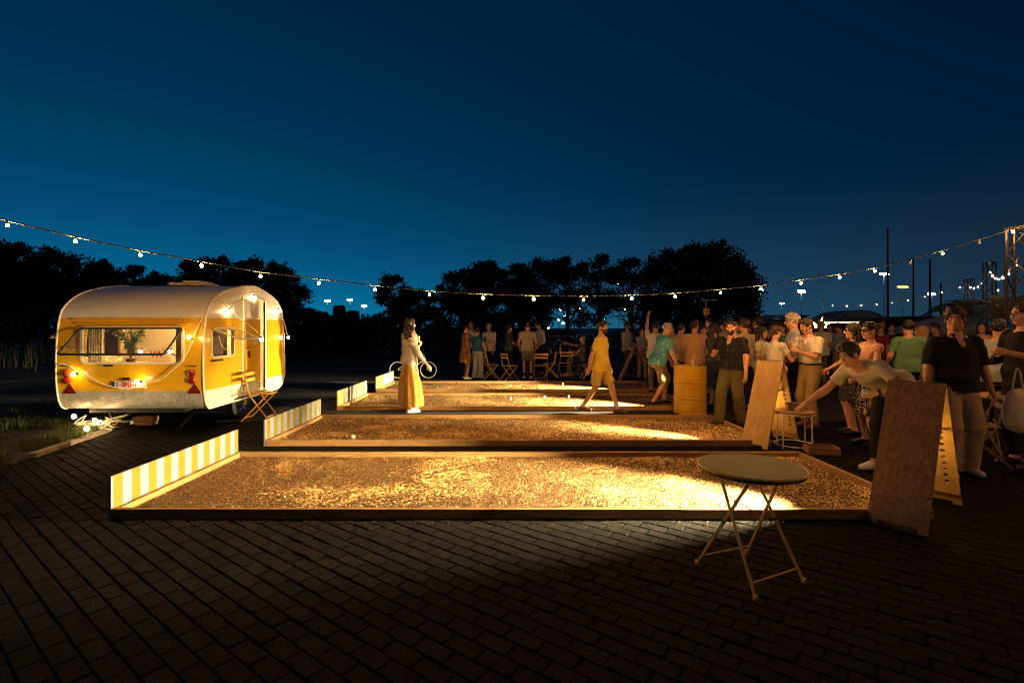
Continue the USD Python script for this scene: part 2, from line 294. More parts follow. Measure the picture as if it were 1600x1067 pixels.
def vreg(r, n):
    y = r.uniform(5.9, 10.5, n); e = -6.0 - (y - 5.9) * .2; return np.c_[e - 3.2 * r.random(n) ** 1.6, y]
put(None, 'grass', blades(vreg, 15000, .04, .16, .004, 5, clump=1.6), 'grass_blade', kind='stuff', label='short rough grass on the verge left of the caravan', cat='grass')
def wreg(r, n): return np.c_[r.uniform(-30, -13.5, n), r.normal(21.5, .8, n)]
put(None, 'weeds', blades(wreg, 9000, .3, 1.15, .012, 6, lean=.3, clump=.8), 'dry_grass', kind='stuff', label='tall dry weeds along the far left edge of the car park', cat='weeds')
def line(p0, p1, w, lab=None):
    p0, p1 = np.array(p0[:2]), np.array(p1[:2]); d = (p1 - p0) / np.linalg.norm(p1 - p0); q = np.array([-d[1], d[0]]) * w / 2
    return sheet('road_marking', [p0 - q, p1 - q, p1 + q, p0 + q], -0.008 if lab is None else 0.006, 'road_paint', label='white painted parking line')
line(gnd(-60, 600), gnd(92, 590), .1); line(gnd(440, 597), gnd(585, 597), .12); line(gnd(515, 566), gnd(547, 560), .12); line(gnd(0, 577), gnd(90, 573), .12)
line(gnd(760, 566), gnd(960, 566), .1); line(gnd(1508, 752), gnd(1700, 775), .07); line(gnd(960, 562), gnd(1000, 562), .1); line(gnd(450, 575), gnd(600, 576), .08)

# ---------------------------------------------------------------- petanque courts
def gravel_bed(c, h, seed):
    x0, x1, y0, y1 = c['l'] + BT - .005, c['r'] - BT + .005, c['f'] + BT - .005, c['b'] - BT + .005
    nx, ny = int((x1 - x0) / h), int((y1 - y0) / h); X, Y = np.meshgrid(np.linspace(x0, x1, nx), np.linspace(y0, y1, ny), indexing='ij')
    P = np.stack([X, Y, X * 0], -1); r = np.random.default_rng(seed)
    z = .026 + .016 * (meshkit.noise(P * 2.3, seed) - .5) + .006 * (meshkit.noise(P * 8, seed + 1) - .5) + .005 * (meshkit.noise(P * 26, seed + 2) - .5) + .007 * (meshkit.noise(P * 52, seed + 3) - .5) + .004 * r.normal(size=X.shape)
    for (ax, ay, bx, by) in c.get('scr', []):          # drawn lines and furrows
        d = np.array([bx - ax, by - ay]); t = np.clip(((X - ax) * d[0] + (Y - ay) * d[1]) / (d @ d), 0, 1); q = np.hypot(X - ax - t * d[0], Y - ay - t * d[1])
        z += np.where(q < .05, -.007 * np.cos(q / .05 * PI / 2), 0) + np.where((q > .05) & (q < .10),   .005 * np.sin((q - .05) / .05 * PI), 0)
    i, j = np.meshgrid(np.arange(nx - 1), np.arange(ny - 1), indexing='ij'); a = i * ny + j
    f = np.stack([a, a + ny, a + ny + 1, a + 1], -1).reshape(-1, 4)
    return (np.stack([X, Y, z], -1).reshape(-1, 3), np.vstack([f[:, [0, 1, 2]], f[:, [0, 2, 3]]])), (x0, x1, y0, y1)
OCT = np.array([[1, 0, 0], [-1, 0, 0], [0, 1, 0], [0, -1, 0], [0, 0, 1], [0, 0, -1.0]]); OCF = np.array([[0, 2, 4], [2, 1, 4], [1, 3, 4], [3, 0, 4]])
def pebbles(b, n, r0, r1, seed):
    r = np.random.default_rng(seed); c = np.c_[r.uniform(b[0] + .02, b[1] - .02, n), r.uniform(b[2] + .02, b[3] - .02, n), r.normal(.030, .003, n)]
    s = r.uniform(r0, r1, n)[:, None, None] * r.uniform(.6, 1.3, (n, 5, 1)); a = r.uniform(0, 2 * PI, n); R = np.zeros((n, 3, 3)); R[:, 0, 0] = R[:, 1, 1] = np.cos(a); R[:, 0, 1] = -np.sin(a); R[:, 1, 0] = np.sin(a); R[:, 2, 2] = .75
    v = np.einsum('nij,nkj->nki', R, OCT[None, :5] * s) + c[:, None]
    return v.reshape(-1, 3), (OCF[None] + np.arange(n)[:, None, None] * 5).reshape(-1, 3)
LAB = ['nearest gravel petanque court with a wide yellow striped end board', 'second gravel petanque court from the front, with boules by its left end', 'third gravel petanque court, where the yellow barrel stands at its corner', 'farthest gravel petanque court, in front of the folding chairs']
COURTS[0]['scr'] = [(-.9, 5.35, -.25, 5.85), (.6, 5.3, 1.1, 5.62)]
COURTS[1]['scr'] = [(-1.9, 7.55, -.6, 7.5), (1.0, 7.9, 1.6, 8.2)]
def plank(parent, p0, p1, n, rs):
    p0, p1 = np.array(p0, float), np.array(p1, float); cuts = [0.0] + [(i + 1) / n + rs.uniform(-.07, .07) for i in range(n - 1)] + [1.0]; L = np.linalg.norm(p1 - p0)
    for a, b in zip(cuts[:-1], cuts[1:]):
        q0, q1 = p0 + (p1 - p0) * a, p0 + (p1 - p0) * (b - .004 / L); j = rs.normal(0, .0025, 3); j[2] = abs(j[2]) * .4
        put(parent, 'plank', MB().beam(q0 + j, q1 + j, BT, BH, ch=.004), 'plank_wood', world=True)
for i, c in enumerate(COURTS):
    rs = np.random.default_rng(40 + i)
    t = thing('petanque_court', LAB[i], 'petanque court', ((c['l'] + c['r']) / 2, (c['f'] + c['b']) / 2, 0), group=None)
    (g, bb) = gravel_bed(c, (.0125, .015, .022, .03)[i], 60 + 7 * i)
    put(t, 'gravel_bed', g, 'gravel', smooth=True, world=True)
    put(t, 'loose_gravel', pebbles(bb, (90000, 44000, 20000, 10000)[i], (.003, .004, .005, .006)[i], (.0095, .012, .016, .020)[i], 80 + i), 'pebble', world=True, kind='stuff')
    z = BH / 2
    plank(t, (c['l'], c['f'] + BT / 2, z), (c['r'], c['f'] + BT / 2, z), 3, rs); plank(t, (c['l'], c['b'] - BT / 2, z), (c['r'], c['b'] - BT / 2, z), 3, rs)
    plank(t, (c['r'] - BT / 2, c['f'] + BT + .003, z), (c['r'] - BT / 2, c['b'] - BT - .003, z), 1, rs); plank(t, (c['l'] + BT / 2, c['f'] + BT + .003, z - .004), (c['l'] + BT / 2, c['b'] - BT - .003, z - .004), 1, rs)
    hb = (.355, .36, .375, .38)[i]
    if i in (0, 1):
        put(t, 'striped_board', MB().box((c['l'] - .014, (c['f'] + c['b']) / 2, hb / 2), (.022, c['b'] - c['f'] - .01, hb), ch=.002), ('stripes_wide', 'stripes_wide')[i], world=True)
    else:
        w = c['b'] - c['f']
        put(t, 'end_board', MB().box((c['l'] - .014, c['f'] + w * (.09 if i == 2 else .2), hb / 2), (.022, w * (.17 if i == 2 else .38), hb), ch=.002), 'plywood_light', world=True)
        lo = .2 if i == 2 else .4
        put(t, 'striped_board', MB().box((c['l'] - .014, c['f'] + w * (1 + lo) / 2, hb / 2), (.022, w * (1 - lo) - .006, hb), ch=.002), 'stripes_narrow' if i == 2 else 'panel_white', world=True) if i == 2 else None
        if i == 3:
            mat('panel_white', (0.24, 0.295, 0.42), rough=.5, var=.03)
            put(t, 'striped_board', MB().box((c['l'] - .014, c['f'] + w * .7, hb / 2), (.022, w * .6 - .006, hb), ch=.002), 'panel_white', world=True, label='plain white end panel')
sp_ = np.random.default_rng(91); q = []
for n_, x0, x1, y0, y1 in ((900, -3.2, 3.2, 3.95, 4.16), (500, -3.2, 3.4, 6.16, 6.70), (300, -3.3, 3.4, 8.76, 9.6), (250, -3.75, -3.42, 4.2, 8.6)):
    q.append(np.c_[sp_.uniform(x0, x1, n_), (y1 - (y1 - y0) * sp_.random(n_) ** 1.8) if y0 < 4 else sp_.uniform(y0, y1, n_), np.full(n_, .001)])
q = np.vstack(q); s_ = sp_.uniform(.002, .006, len(q))[:, None, None] * sp_.uniform(.6, 1.3, (len(q), 5, 1)); v_ = OCT[None, :5] * s_ + q[:, None]
put(None, 'spilled_gravel', (v_.reshape(-1, 3), (OCF[None] + np.arange(len(q))[:, None, None] * 5).reshape(-1, 3)), 'pebble', kind='stuff', label='loose gravel grains spilled on the pavers around the courts', cat='gravel')
# writing printed on the second court's board (three short lines, too small to read) and labels on the first
# ---------------------------------------------------------------- flood lights lying at the right end of each court
mat('flood_housing', (0.02, 0.02, 0.022), rough=0.5)
glow('flood_lens', (1.0, 0.84, 0.58), 3.0)
FLOOD, FCOL = 3300.0, Gf.Vec3f(1.0, 0.73, 0.36)
FL = [(3.34, COURTS[0]['f'] + .20), (3.50, COURTS[1]['f'] + .20), (3.48, COURTS[2]['f'] + .25), (3.36, COURTS[3]['f'] + .2)]
FLAB = ['flood light glowing inside the dark wooden stand, aimed along the nearest court', 'flood light inside the lit yellow wooden stand, aimed along the second court', 'flood light hidden behind the yellow barrel, aimed along the third court', 'flood light at the right end of the farthest court']
for (x, y), lab in zip(FL, FLAB):
    t = thing('flood_light', lab, 'flood light', (x, y, 0.0), rz=math.radians(-6))
    b = MB().box((.035, 0, .64), (.05, .17, .12), ch=.01)
    for dy in (-.085, .085): b.box((.0, dy, .64), (.05, .008, .12))
    b.box((0, 0, .704), (.05, .17, .008)); put(t, 'housing', b, 'flood_housing')
    st = MB()
    for dy in (-.095, .095): st.box((.04, dy, .33), (.03, .008, .64))
    st.box((.04, 0, .012 + .03), (.12, .19, .008)); put(t, 'bracket', st, 'flood_housing')
    put(t, 'lens', MB().box((.007, 0, .64), (.004, .14, .095)), 'flood_lens')
    L = UsdLux.SphereLight.Define(stage, t + '/lamp'); L.CreateRadiusAttr(.03); L.CreateIntensityAttr(FLOOD); L.CreateColorAttr(FCOL); L.CreateNormalizeAttr(True)
    sh = UsdLux.ShapingAPI.Apply(L.GetPrim()); sh.CreateShapingConeAngleAttr(27.0); sh.CreateShapingConeSoftnessAttr(.9)
    L.AddTranslateOp().Set(Gf.Vec3d(-.03, 0, .64)); L.AddRotateYOp().Set(79.5)
# ---------------------------------------------------------------- caravan
mat('caravan_yellow', (0.64, 0.36, 0.012), rough=0.32, var=0.05, scale=2.5, bump=0.05, bscale=8, coat=.2)
mat('caravan_white', (0.62, 0.59, 0.54), rough=0.35, var=0.06, scale=2.0, bump=0.06, bscale=7)
mat('caravan_roof', (0.62, 0.61, 0.60), rough=0.38, var=0.08, scale=2.0, bump=0.06, bscale=6)
mat('dented_metal', (0.52, 0.49, 0.45), rough=0.36, var=0.18, scale=3.0, bump=1.0, bscale=9, metal=0.25, bdist=0.03)
mat('cream_lining', (0.70, 0.58, 0.38), rough=0.6, var=0.06, scale=3.0)
mat('rubber', (0.018, 0.018, 0.018), rough=0.7, var=0.15); mat('chrome', (0.75, 0.75, 0.76), rough=0.18, metal=1.0, var=.03)
mat('trim_cream', (0.70, 0.64, 0.52), rough=0.4, var=0.06); mat('red_lamp', (0.20, 0.008, 0.006), rough=0.12, var=0.05, coat=.8); mat('orange_lamp', (0.30, 0.06, 0.008), rough=0.15, var=0.05, coat=.8)
mat('red_reflector', (0.16, 0.012, 0.008), rough=0.25, var=0.2, scale=60.0); mat('plate_white', (0.72, 0.70, 0.68), rough=.4, var=.05); mat('plate_red', (0.30, 0.02, 0.03), rough=.5, var=.02); mat('plate_blue', (0.02, 0.03, 0.12), rough=.5)
mat('curtain', (0.55, 0.45, 0.28), rough=.9, var=.15, scale=12.0); mat('cable_white', (0.62, 0.58, 0.50), rough=.5, var=.05); mat('black_cable', (0.02, 0.02, 0.02), rough=.5)
mat('leaf_green', (0.06, 0.10, 0.025), rough=.6, var=.3, scale=9.0, trans=(0.10, 0.14, 0.03)); mat('poster_paper', (0.62, 0.52, 0.34), rough=.6, var=.05); mat('dark_wood', (0.06, 0.035, 0.02), rough=.6)
raw('window_pane', {'t': ('transparent_bsdf', {'color': (0.93, 0.93, 0.90)}), 'g': ('glossy_bsdf', {'roughness': 0.03, 'color': (1, 1, 1)}), 'd': ('diffuse_bsdf', {'color': (.5, .45, .36)}), 'm': ('mix_closure', {'fac': .06}), 'm2': ('mix_closure', {'fac': .05})},
    [('t.BSDF', 'm.closure1'), ('g.BSDF', 'm.closure2'), ('m.closure', 'm2.closure1'), ('d.BSDF', 'm2.closure2')], 'm2.closure')
glow('bulb_glow', (1.0, 0.62, 0.24), BULB := 85.0)
glow('bulb_glow_soft', (1.0, 0.62, 0.24), BULB * .6)
glow('hidden_bulb_glow', (1.0, 0.66, 0.30), 2600.0)
mat('bulb_off', (0.6, 0.58, 0.52), rough=.15)
def bulb(parent, p, r=.026, d=(0, 0, -1), lit='bulb_glow', world=True):
    """Bulb with its socket: two parts of the cable it hangs on."""
    p = np.asarray(p, float); d = np.asarray(d, float) / np.linalg.norm(d)
    put(parent, 'socket', MB().cyl(p, p + d * .03, r * .55, r * .62, 8), 'black_plastic', world=world)
    m = MB().ball((0, 0, 0), (r, r, r * 1.15), 2)
    put(parent, 'bulb', shift(m.mesh(), p + d * (.03 + r * .95)), lit, smooth=True, world=world)

XL, XR = -7.02, -4.76
prof = np.array([(7.93, .335), (7.82, .345), (7.73, .50), (7.69, .88), (7.70, 1.35), (7.75, 1.75), (7.83, 1.92), (7.98, 2.06), (8.23, 2.19), (8.65, 2.30), (9.06, 2.355), (9.31, 2.35), (9.65, 2.28), (10.0, 2.17), (10.22, 2.03), (10.34, 1.84), (10.41, 1.36), (10.43, .75), (10.40, .56), (10.30, .43), (10.1, .36)])
pp = catmull(prof, 4); pp = pp[np.r_[True, np.linalg.norm(np.diff(pp, axis=0), axis=1) > 1e-4]]
Pout = Polygon(pp).buffer(0)
Pin = Pout.buffer(-.035)
def exY(poly, x0, x1):
    """(y, z) outline extruded along x."""
    m = trimesh.creation.extrude_polygon(poly, x1 - x0, engine='earcut'); v = np.array(m.vertices); v = np.c_[v[:, 2] + x0, v[:, 0], v[:, 1]]; return man(v, np.array(m.faces))
outer = exY(Pout, XL, XR); inner = exY(Pin, XL + .03, XR - .03)
def mbox(x0, x1, y0, y1, z0, z1): return Manifold.cube((x1 - x0, y1 - y0, z1 - z0)).translate((x0, y0, z0))
def rrect(x0, x1, z0, z1, r): return sbox(x0 + r, z0 + r, x1 - r, z1 - r).buffer(r, 6)
def exRear(poly, y0, y1):
    m = trimesh.creation.extrude_polygon(poly, y1 - y0, engine='earcut'); v = np.array(m.vertices); return man(np.c_[v[:, 0], y1 - v[:, 2], v[:, 1]], np.array(m.faces))
RW = (-6.60, -5.08, 1.07, 1.585)           # rear window
SW = (7.92, 8.53, 1.14, 1.56)              # side window in (y, z)
DO = (8.82, 9.62, .42, 2.12)               # door opening
rear_hole = exRear(rrect(*RW, .06), 7.5, 8.0)
side_hole = exY(rrect(*SW, .05), XR - .1, XR + .1)
left_hole = exY(rrect(8.1, 8.9, 1.12, 1.6, .05), XL - .1, XL + .1)
door_hole = exY(rrect(*DO, .03), XR - .1, XR + .1)
wheel_cut = exY(Polygon([(8.88 + .36 * math.cos(a), .235 + .36 * math.sin(a)) for a in np.linspace(0, 2 * PI, 32, endpoint=False)]), XR - .28, XR + .1)
shell = outer - inner - rear_hole - side_hole - door_hole - left_hole
ZW = .625; ZY = 1.755
cv = thing('caravan', 'yellow and white vintage caravan with open rear window, lit from inside', 'caravan', ((XL + XR) / 2, 9.05, 0))
hi, lo = shell.split_by_plane((0, 0, 1), ZY); mid, low = lo.split_by_plane((0, 0, 1), ZW)
sidecut = mbox(XR - .05, XR + 1, 6, 12, 0, 3)
put(cv, 'roof', hi - sidecut, 'caravan_roof', smooth=35, world=True); put(cv, 'upper_side_panel', hi ^ sidecut, 'caravan_white', smooth=35, world=True)
put(cv, 'body_panel', mid, 'caravan_yellow', smooth=35, world=True)
put(cv, 'lower_skirt', low ^ mbox(XL - 1, XR - .05, 6, 8.3, 0, 3), 'dented_metal', smooth=35, world=True, label='dented pale metal skirt under the rear window')
low2 = (low - mbox(XL - 1, XR - .05, 6, 8.3, 0, 3)) - wheel_cut
put(cv, 'lower_side_panel', low2, 'caravan_white', smooth=35, world=True)
put(cv, 'floor', MB().box(((XL + XR) / 2, 9.05, .44), (XR - XL - .08, 2.5, .04)), 'cream_lining', world=True)
inn = exY(Pout.buffer(-.036), XL + .032, XR - .032) - exY(Pout.buffer(-.046), XL + .042, XR - .042) - rear_hole - side_hole - door_hole - left_hole
put(cv, 'lining', inn, 'cream_lining', smooth=35, world=True)
# edging strips along both arches, and the belt rail
for x in (XR + .004, XL - .004):
    put(cv, 'edge_trim', MB().tube(np.c_[np.full(len(pp), x), pp[:, 0], pp[:, 1]], .016, 6, closed=True), 'trim_cream', smooth=True, world=True)
put(cv, 'belt_rail', MB().box(((XL + XR) / 2 - .05, 7.735, 1.735), (XR - XL - .5, .03, .03), ch=.008), 'caravan_yellow', world=True)
put(cv, 'rain_gutter', MB().box((-5.84, 7.71, 1.665), (1.72, .045, .022), ch=.006), 'caravan_yellow', world=True)
# roof hatch
h = MB().box((-5.83, 9.15, 2.385), (.62, .55, .05), ch=.015); put(cv, 'roof_hatch', h, 'trim_cream', world=True); put(cv, 'hatch_lid', MB().box((-5.72, 9.1, 2.425), (.30, .45, .035), ch=.012), 'caravan_white', world=True)
# rear window: frame, sill and the pane propped open at its top hinge
fr = exRear(rrect(*RW, .06).buffer(.035), 7.665, 7.70) - exRear(rrect(*RW, .06), 7.5, 8.0)
wf = put(cv, 'rear_window', fr, 'trim_cream', world=True)
hz, hy = 1.60, 7.675; tl = 0.60; ta = math.radians(57)
pane_R = rotx(-(PI / 2 - ta))
def open_pane(parent, x0, x1, hinge, up_len, R, to_world, rim='rubber'):
    w = x1 - x0; po = sbox(-w / 2, -up_len, w / 2, 0).buffer(-.05).buffer(.05, 6)
    ring = po.difference(po.buffer(-.022)); 
    mk = lambda pl, t: (lambda m: to_world(np.array(m.vertices) - [0, 0, t / 2], np.array(m.faces)))(trimesh.creation.extrude_polygon(pl, t, engine='earcut'))
    f = put(parent, 'window_frame', mk(ring, .022), rim, world=True); put(parent, 'pane', mk(po.buffer(-.022), .004), 'window_pane', world=True)
def rear_tw(v, f):
    v = v @ np.array([[1, 0, 0], [0, 0, -1], [0, 1, 0]]).T      # (x, up) plane -> x, z; thickness -> -y
    a = -(PI / 2 - ta); v = v @ rotx(a).T; return v + np.array([(RW[0] + RW[1]) / 2, hy, hz]), f
ta = math.radians(90 - 47)
def rear_tw(v, f):
    u, w, t = v[:, 0], v[:, 1], v[:, 2]; s = math.radians(47)       # w runs down from the hinge (negative)
    return np.c_[u + (RW[0] + RW[1]) / 2, hy + w * math.sin(s) - t * math.cos(s), hz + w * math.cos(s) + t * math.sin(s)], f
open_pane(cv, RW[0] - .03, RW[1] + .03, None, .58, None, rear_tw)
put(cv, 'window_stay', MB().tube([(-5.12, 7.68, 1.15), (-5.12, 7.33, 1.27)], .008, 6), 'steel_dark', world=True); put(cv, 'window_stay', MB().tube([(-6.5, 7.68, 1.15), (-6.5, 7.33, 1.27)], .008, 6), 'steel_dark', world=True)
put(cv, 'window_catch', MB().box((-6.2, 7.66, 1.02), (.13, .03, .03), ch=.005), 'black_plastic', world=True)
# side window and its pane
fr = exY(rrect(*SW, .05).buffer(.028), XR - .004, XR + .014) - exY(rrect(*SW, .05), XR - .1, XR + .1)
put(cv, 'side_window', fr, 'trim_cream', world=True)
def side_tw(v, f):
    u, w, t = v[:, 0], v[:, 1], v[:, 2]; s = math.radians(68)
    return np.c_[XR + .02 - w * math.sin(s) + t * math.cos(s), u + (SW[0] + SW[1]) / 2, SW[3] + .03 + w * math.cos(s) + t * math.sin(s)], f
open_pane(cv, SW[0] - .04, SW[1] + .04, None, .47, None, side_tw, 'trim_cream')
put(cv, 'window_stay', MB().tube(catmull([(XR + .02, 8.05, 1.5), (XR + .06, 8.1, 1.3), (XR + .16, 8.2, 1.18)], 5), .006, 6), 'trim_cream', world=True)
def left_tw(v, f):
    u, w, t = v[:, 0], v[:, 1], v[:, 2]; s = math.radians(66)
    return np.c_[XL - .02 + w * math.sin(s) - t * math.cos(s), u + 8.5, 1.64 + w * math.cos(s) + t * math.sin(s)], f
open_pane(cv, 8.06, 8.94, None, .5, None, left_tw, 'trim_cream')
put(cv, 'vent_grille', MB().box((XR + .006, 8.05, 1.075), (.012, .34, .026), ch=.004), 'black_plastic', world=True)
# door: folded back panel fixed beside the opening, jamb, handle
jm = exY(rrect(*DO, .03).buffer(.03), XR - .03, XR + .012) - exY(rrect(*DO, .03), XR - .2, XR + .2); put(cv, 'door_frame', jm, 'trim_cream', world=True)
dl = [(ZW, DO[2] + .02, 'caravan_white'), (ZY, ZW, 'caravan_yellow'), (DO[3] - .02, ZY, 'caravan_white')]
for z1, z0, mt in dl:
    put(cv, 'door', MB().box((XR + .035, DO[0] + .27, (z0 + z1) / 2), (.035, .52, z1 - z0 - .001), ch=.006), mt, world=True)
put(cv, 'door_handle', MB().box((XR + .065, DO[0] + .10, 1.13), (.03, .03, .12), ch=.006).box((XR + .065, DO[0] + .06, 1.24), (.02, .09, .02), ch=.004), 'black_plastic', world=True)
put(cv, 'door_sign', MB().box((XR + .056, DO[0] + .33, 1.38), (.004, .13, .16)), 'poster_paper', world=True); put(cv, 'door_notice', MB().box((XR + .060, DO[0] + .33, 1.40), (.003, .09, .045)), 'orange_lamp', world=True)
put(cv, 'door_step', MB().box((XR - .02, DO[0] + .65, .40), (.1, .34, .03), ch=.004), 'dark_wood', world=True)
for z in (.66, .58): put(cv, 'hinge', MB().box((XR + .03, DO[0] - .015, z), (.035, .06, .03), ch=.005), 'orange_lamp', world=True)
# wheel
wh = MB(); a = np.linspace(-.085, .085, 9); wh.lathe([(.20, -.07), (.25, -.085), (.282, -.06), (.29, 0), (.282, .06), (.25, .085), (.20, .07)], sides=28)
T = xf(roty(PI / 2), (XR - .12, 8.88, .29)); w_ = MB().add(wh.mesh(), T); tp = put(cv, 'wheel', w_, 'rubber', smooth=40, world=True)
rm = MB().add(MB().lathe([(0, .05), (.06, .062), (.10, .05), (.115, .04), (.14, .035), (.17, .05), (.198, .065), (.2, .03)], sides=28).mesh(), T)
put(tp, 'hubcap', rm, 'chrome', smooth=40, world=True)
T = xf(roty(PI / 2), (XL + .12, 8.88, .29)); put(cv, 'wheel', MB().add(wh.mesh(), T), 'rubber', smooth=40, world=True)
# chassis, jacks, tow bar
put(cv, 'chassis', MB().box((-5.9, 9.05, .30), (1.5, 2.4, .07)).box((-5.9, 8.88, .29), (2.0, .07, .07)), 'steel_dark', world=True)
for x, s in ((-6.55, 1), (-5.1, 1)): put(cv, 'corner_jack', MB().beam((x, 8.1, .31), (x + .28 * s * (1 if x < -6 else -.6), 7.93, .03), .045, .03).box((x + .28 * (1 if x < -6 else -.6), 7.93, -.0), (.11, .09, .016)), 'steel_dark', world=True)
put(cv, 'tow_bar', MB().beam((-5.9, 10.3, .36), (-5.9, 11.3, .42), .07, .07).box((-5.9, 11.2, .22), (.05, .05, .4)), 'steel_dark', world=True)
# tail lights, reflectors, number plate
for x in (-6.86, -4.93):
    for z, mt in ((.905, 'orange_lamp' if x < -6 else 'red_lamp'), (.79, 'red_lamp')):
        lm = MB().lathe([(.058, 0), (.058, .02), (.052, .034), (.034, .05), (0.0, .056)], sides=20)
        put(cv, 'tail_light', MB().add(lm.mesh(), xf(rotx(PI / 2), (x, 7.70 if z > .85 else 7.705, z))), mt, smooth=40, world=True)
    tri = Polygon([(-.105, 0), (.105, 0), (0, .165)]).buffer(-.012).buffer(.012)
    m = trimesh.creation.extrude_polygon(tri, .014, engine='earcut'); put(cv, 'triangle_reflector', MB().add(m, xf(rotx(PI / 2), (x + .03, 7.712, .585))), 'red_reflector', world=True)
    put(cv, 'grab_handle', MB().tube([(x - .07, 7.685, 1.01), (x - .07, 7.66, 1.01), (x + .07, 7.66, 1.01), (x + .07, 7.685, 1.01)], .007, 6), 'black_plastic', world=True)
pl = put(cv, 'number_plate', MB().box((-5.90, 7.69, .725), (.53, .02, .115), ch=.004), 'plate_white', world=True)
tm = meshkit.text_mesh('2-DPU-1', .066, .004, bold=True); tb = tm.bounds; tm.apply_scale([.32 / (tb[1][0] - tb[0][0]), 1, 1]); tm.apply_translation([-6.09 - tm.bounds[0][0], 0, 0])
put(pl, 'plate_number', MB().add(tm, xf(rotx(PI / 2), (0, 7.679, .692))), 'plate_red', world=True)
put(pl, 'plate_band', MB().box((-6.135, 7.678, .725), (.05, .004, .10)), 'plate_blue', world=True)
put(cv, 'plate_lamp', MB().box((-5.93, 7.685, .815), (.12, .035, .035), ch=.008), 'steel_dark', world=True)
# interior: counter shelf, poster board, curtains
put(cv, 'counter', MB().box((-5.85, 7.86, 1.0), (1.9, .24, .025)), 'cream_lining', world=True)
put(cv, 'partition', MB().box((-6.12, 9.0, 1.3), (1.7, .02, 1.7)), 'cream_lining', world=True)
pb = put(cv, 'poster_board', MB().box((-6.02, 8.55, 1.13), (.42, .012, .26)), 'poster_paper', world=True)
tv = meshkit.text_mesh('VA', .11, .004, bold=True); put(pb, 'lettering', MB().add(tv, xf(rotx(PI / 2), (-6.20, 8.543, 1.10))), 'plate_red', world=True)
pw = put(cv, 'wall_print', MB().box((-6.72, 8.985, 1.48), (.22, .012, .22)), 'poster_paper', world=True)
put(pw, 'ring_mark', MB().add(MB().tube([(.06 * math.cos(q), .06 * math.sin(q) * .75, 0) for q in np.linspace(0, 2 * PI, 24, endpoint=False)], .009, 6, True).mesh(), xf(rotx(PI / 2), (-6.72, 8.972, 1.48))).beam((-6.76, 8.972, 1.45), (-6.67, 8.972, 1.52), .012, .012), 'black_plastic', world=True)
for (x0, x1, y) in ((-6.62, -6.38, 7.80), (-5.25, -5.10, 7.80)):
    u = np.linspace(0, 1, 30); X = x0 + (x1 - x0) * u; Yv = y + .02 * np.sin(u * 40)
    v = np.vstack([np.c_[X, Yv, np.full(30, 1.02)], np.c_[X, Yv, np.full(30, 1.66)]]); f = np.array([[i, i + 1, i + 31] for i in range(29)] + [[i, i + 31, i + 30] for i in range(29)])
    put(cv, 'curtain', (v, f), 'curtain', world=True, smooth=True)
put(cv, 'added_dark_box', MB().box((-5.02, 8.25, 1.32), (.22, .72, .66), ch=.01), 'dark_wood', world=True)  # dark box added so the side window looks dark inside
# plant behind the rear window
pt = thing('potted_plant', 'leafy green plant standing inside the caravan rear window', 'plant', (-6.02, 7.88, 1.012))
put(pt, 'pot', MB().lathe([(0, 0), (.05, 0), (.065, .10), (.055, .10), (.05, .02), (0, .02)], sides=18), 'dark_wood', smooth=40)
r = np.random.default_rng(9); lv = MB(); stm = MB()
for k in range(11):
    a, l = r.uniform(0, 2 * PI), r.uniform(.25, .52); tip = np.array([math.cos(a) * l * .45, math.sin(a) * l * .16, .09 + l]); cp = catmull([(0, 0, .08), tip * [.35, .35, .6] + [0, 0, .04], tip], 5); stm.tube(cp, .004, 5)
    for q in cp[2:]:
        for _ in range(3):
            e = r.normal(size=3); e /= np.linalg.norm(e); s = np.cross(e, r.normal(size=3)); s /= np.linalg.norm(s); L = r.uniform(.05, .09); b0 = q
            lv.add((np.array([b0, b0 + e * L * .5 + s * L * .24, b0 + e * L, b0 + e * L * .5 - s * L * .24]), np.array([[0, 1, 2], [0, 2, 3]])))
put(pt, 'stems', stm, 'dark_wood'); put(pt, 'leaves', lv, 'leaf_green', kind='stuff')
# string of bulbs draped over the caravan
cs = thing('caravan_string_lights', 'cream cable of warm bulbs draped over the caravan back and side', 'string lights', (-5.9, 7.65, 1.0))
def drape(pts, n=6): put(cs, 'cable', MB().tube(catmull(pts, n), .009, 6), 'cable_white', smooth=True, world=True)
B1, B2, B3 = np.array([-6.62, 7.62, .90]), np.array([-5.65, 7.62, .775]), np.array([-4.885, 7.62, 1.43])
drape([(-7.05, 7.72, .92), (-6.95, 7.63, 1.05), (-6.80, 7.64, 1.03), B1 + [0, .02, .03], (-6.3, 7.635, .76), (-6.05, 7.64, .68), (-5.85, 7.64, .665), B2 + [0.03, .02, -.03], (-5.35, 7.64, .83), (-5.05, 7.64, 1.10), B3 + [.0, .02, -.03]])
for p, d in ((B1, (-.6, -.3, -.1)), (B2, (-.4, -.4, .1)), (B3, (-.1, -.4, .2))): bulb(cs, p, .03, d)
S = XR + .05
c1, c2, c3, c4 = np.array([S, 8.33, 1.93]), np.array([S, 9.10, 2.2]), np.array([S, 10.05, 1.99]), np.array([S + .35, 8.55, 1.51])
drape([B3 + [0, .02, .03], (-4.80, 7.75, 1.75), (S, 7.95, 2.02), c1 + [0, 0, .045], (S, 8.75, 2.09), c2 + [0, 0, .05], (S, 9.55, 2.13), c3 + [0, 0, .05], (S, 10.3, 1.75), (S, 10.45, 1.47)])
for p in (c1, c2, c3, (S, 10.47, 1.45)): bulb(cs, p, .03, (.3, 0, -1))
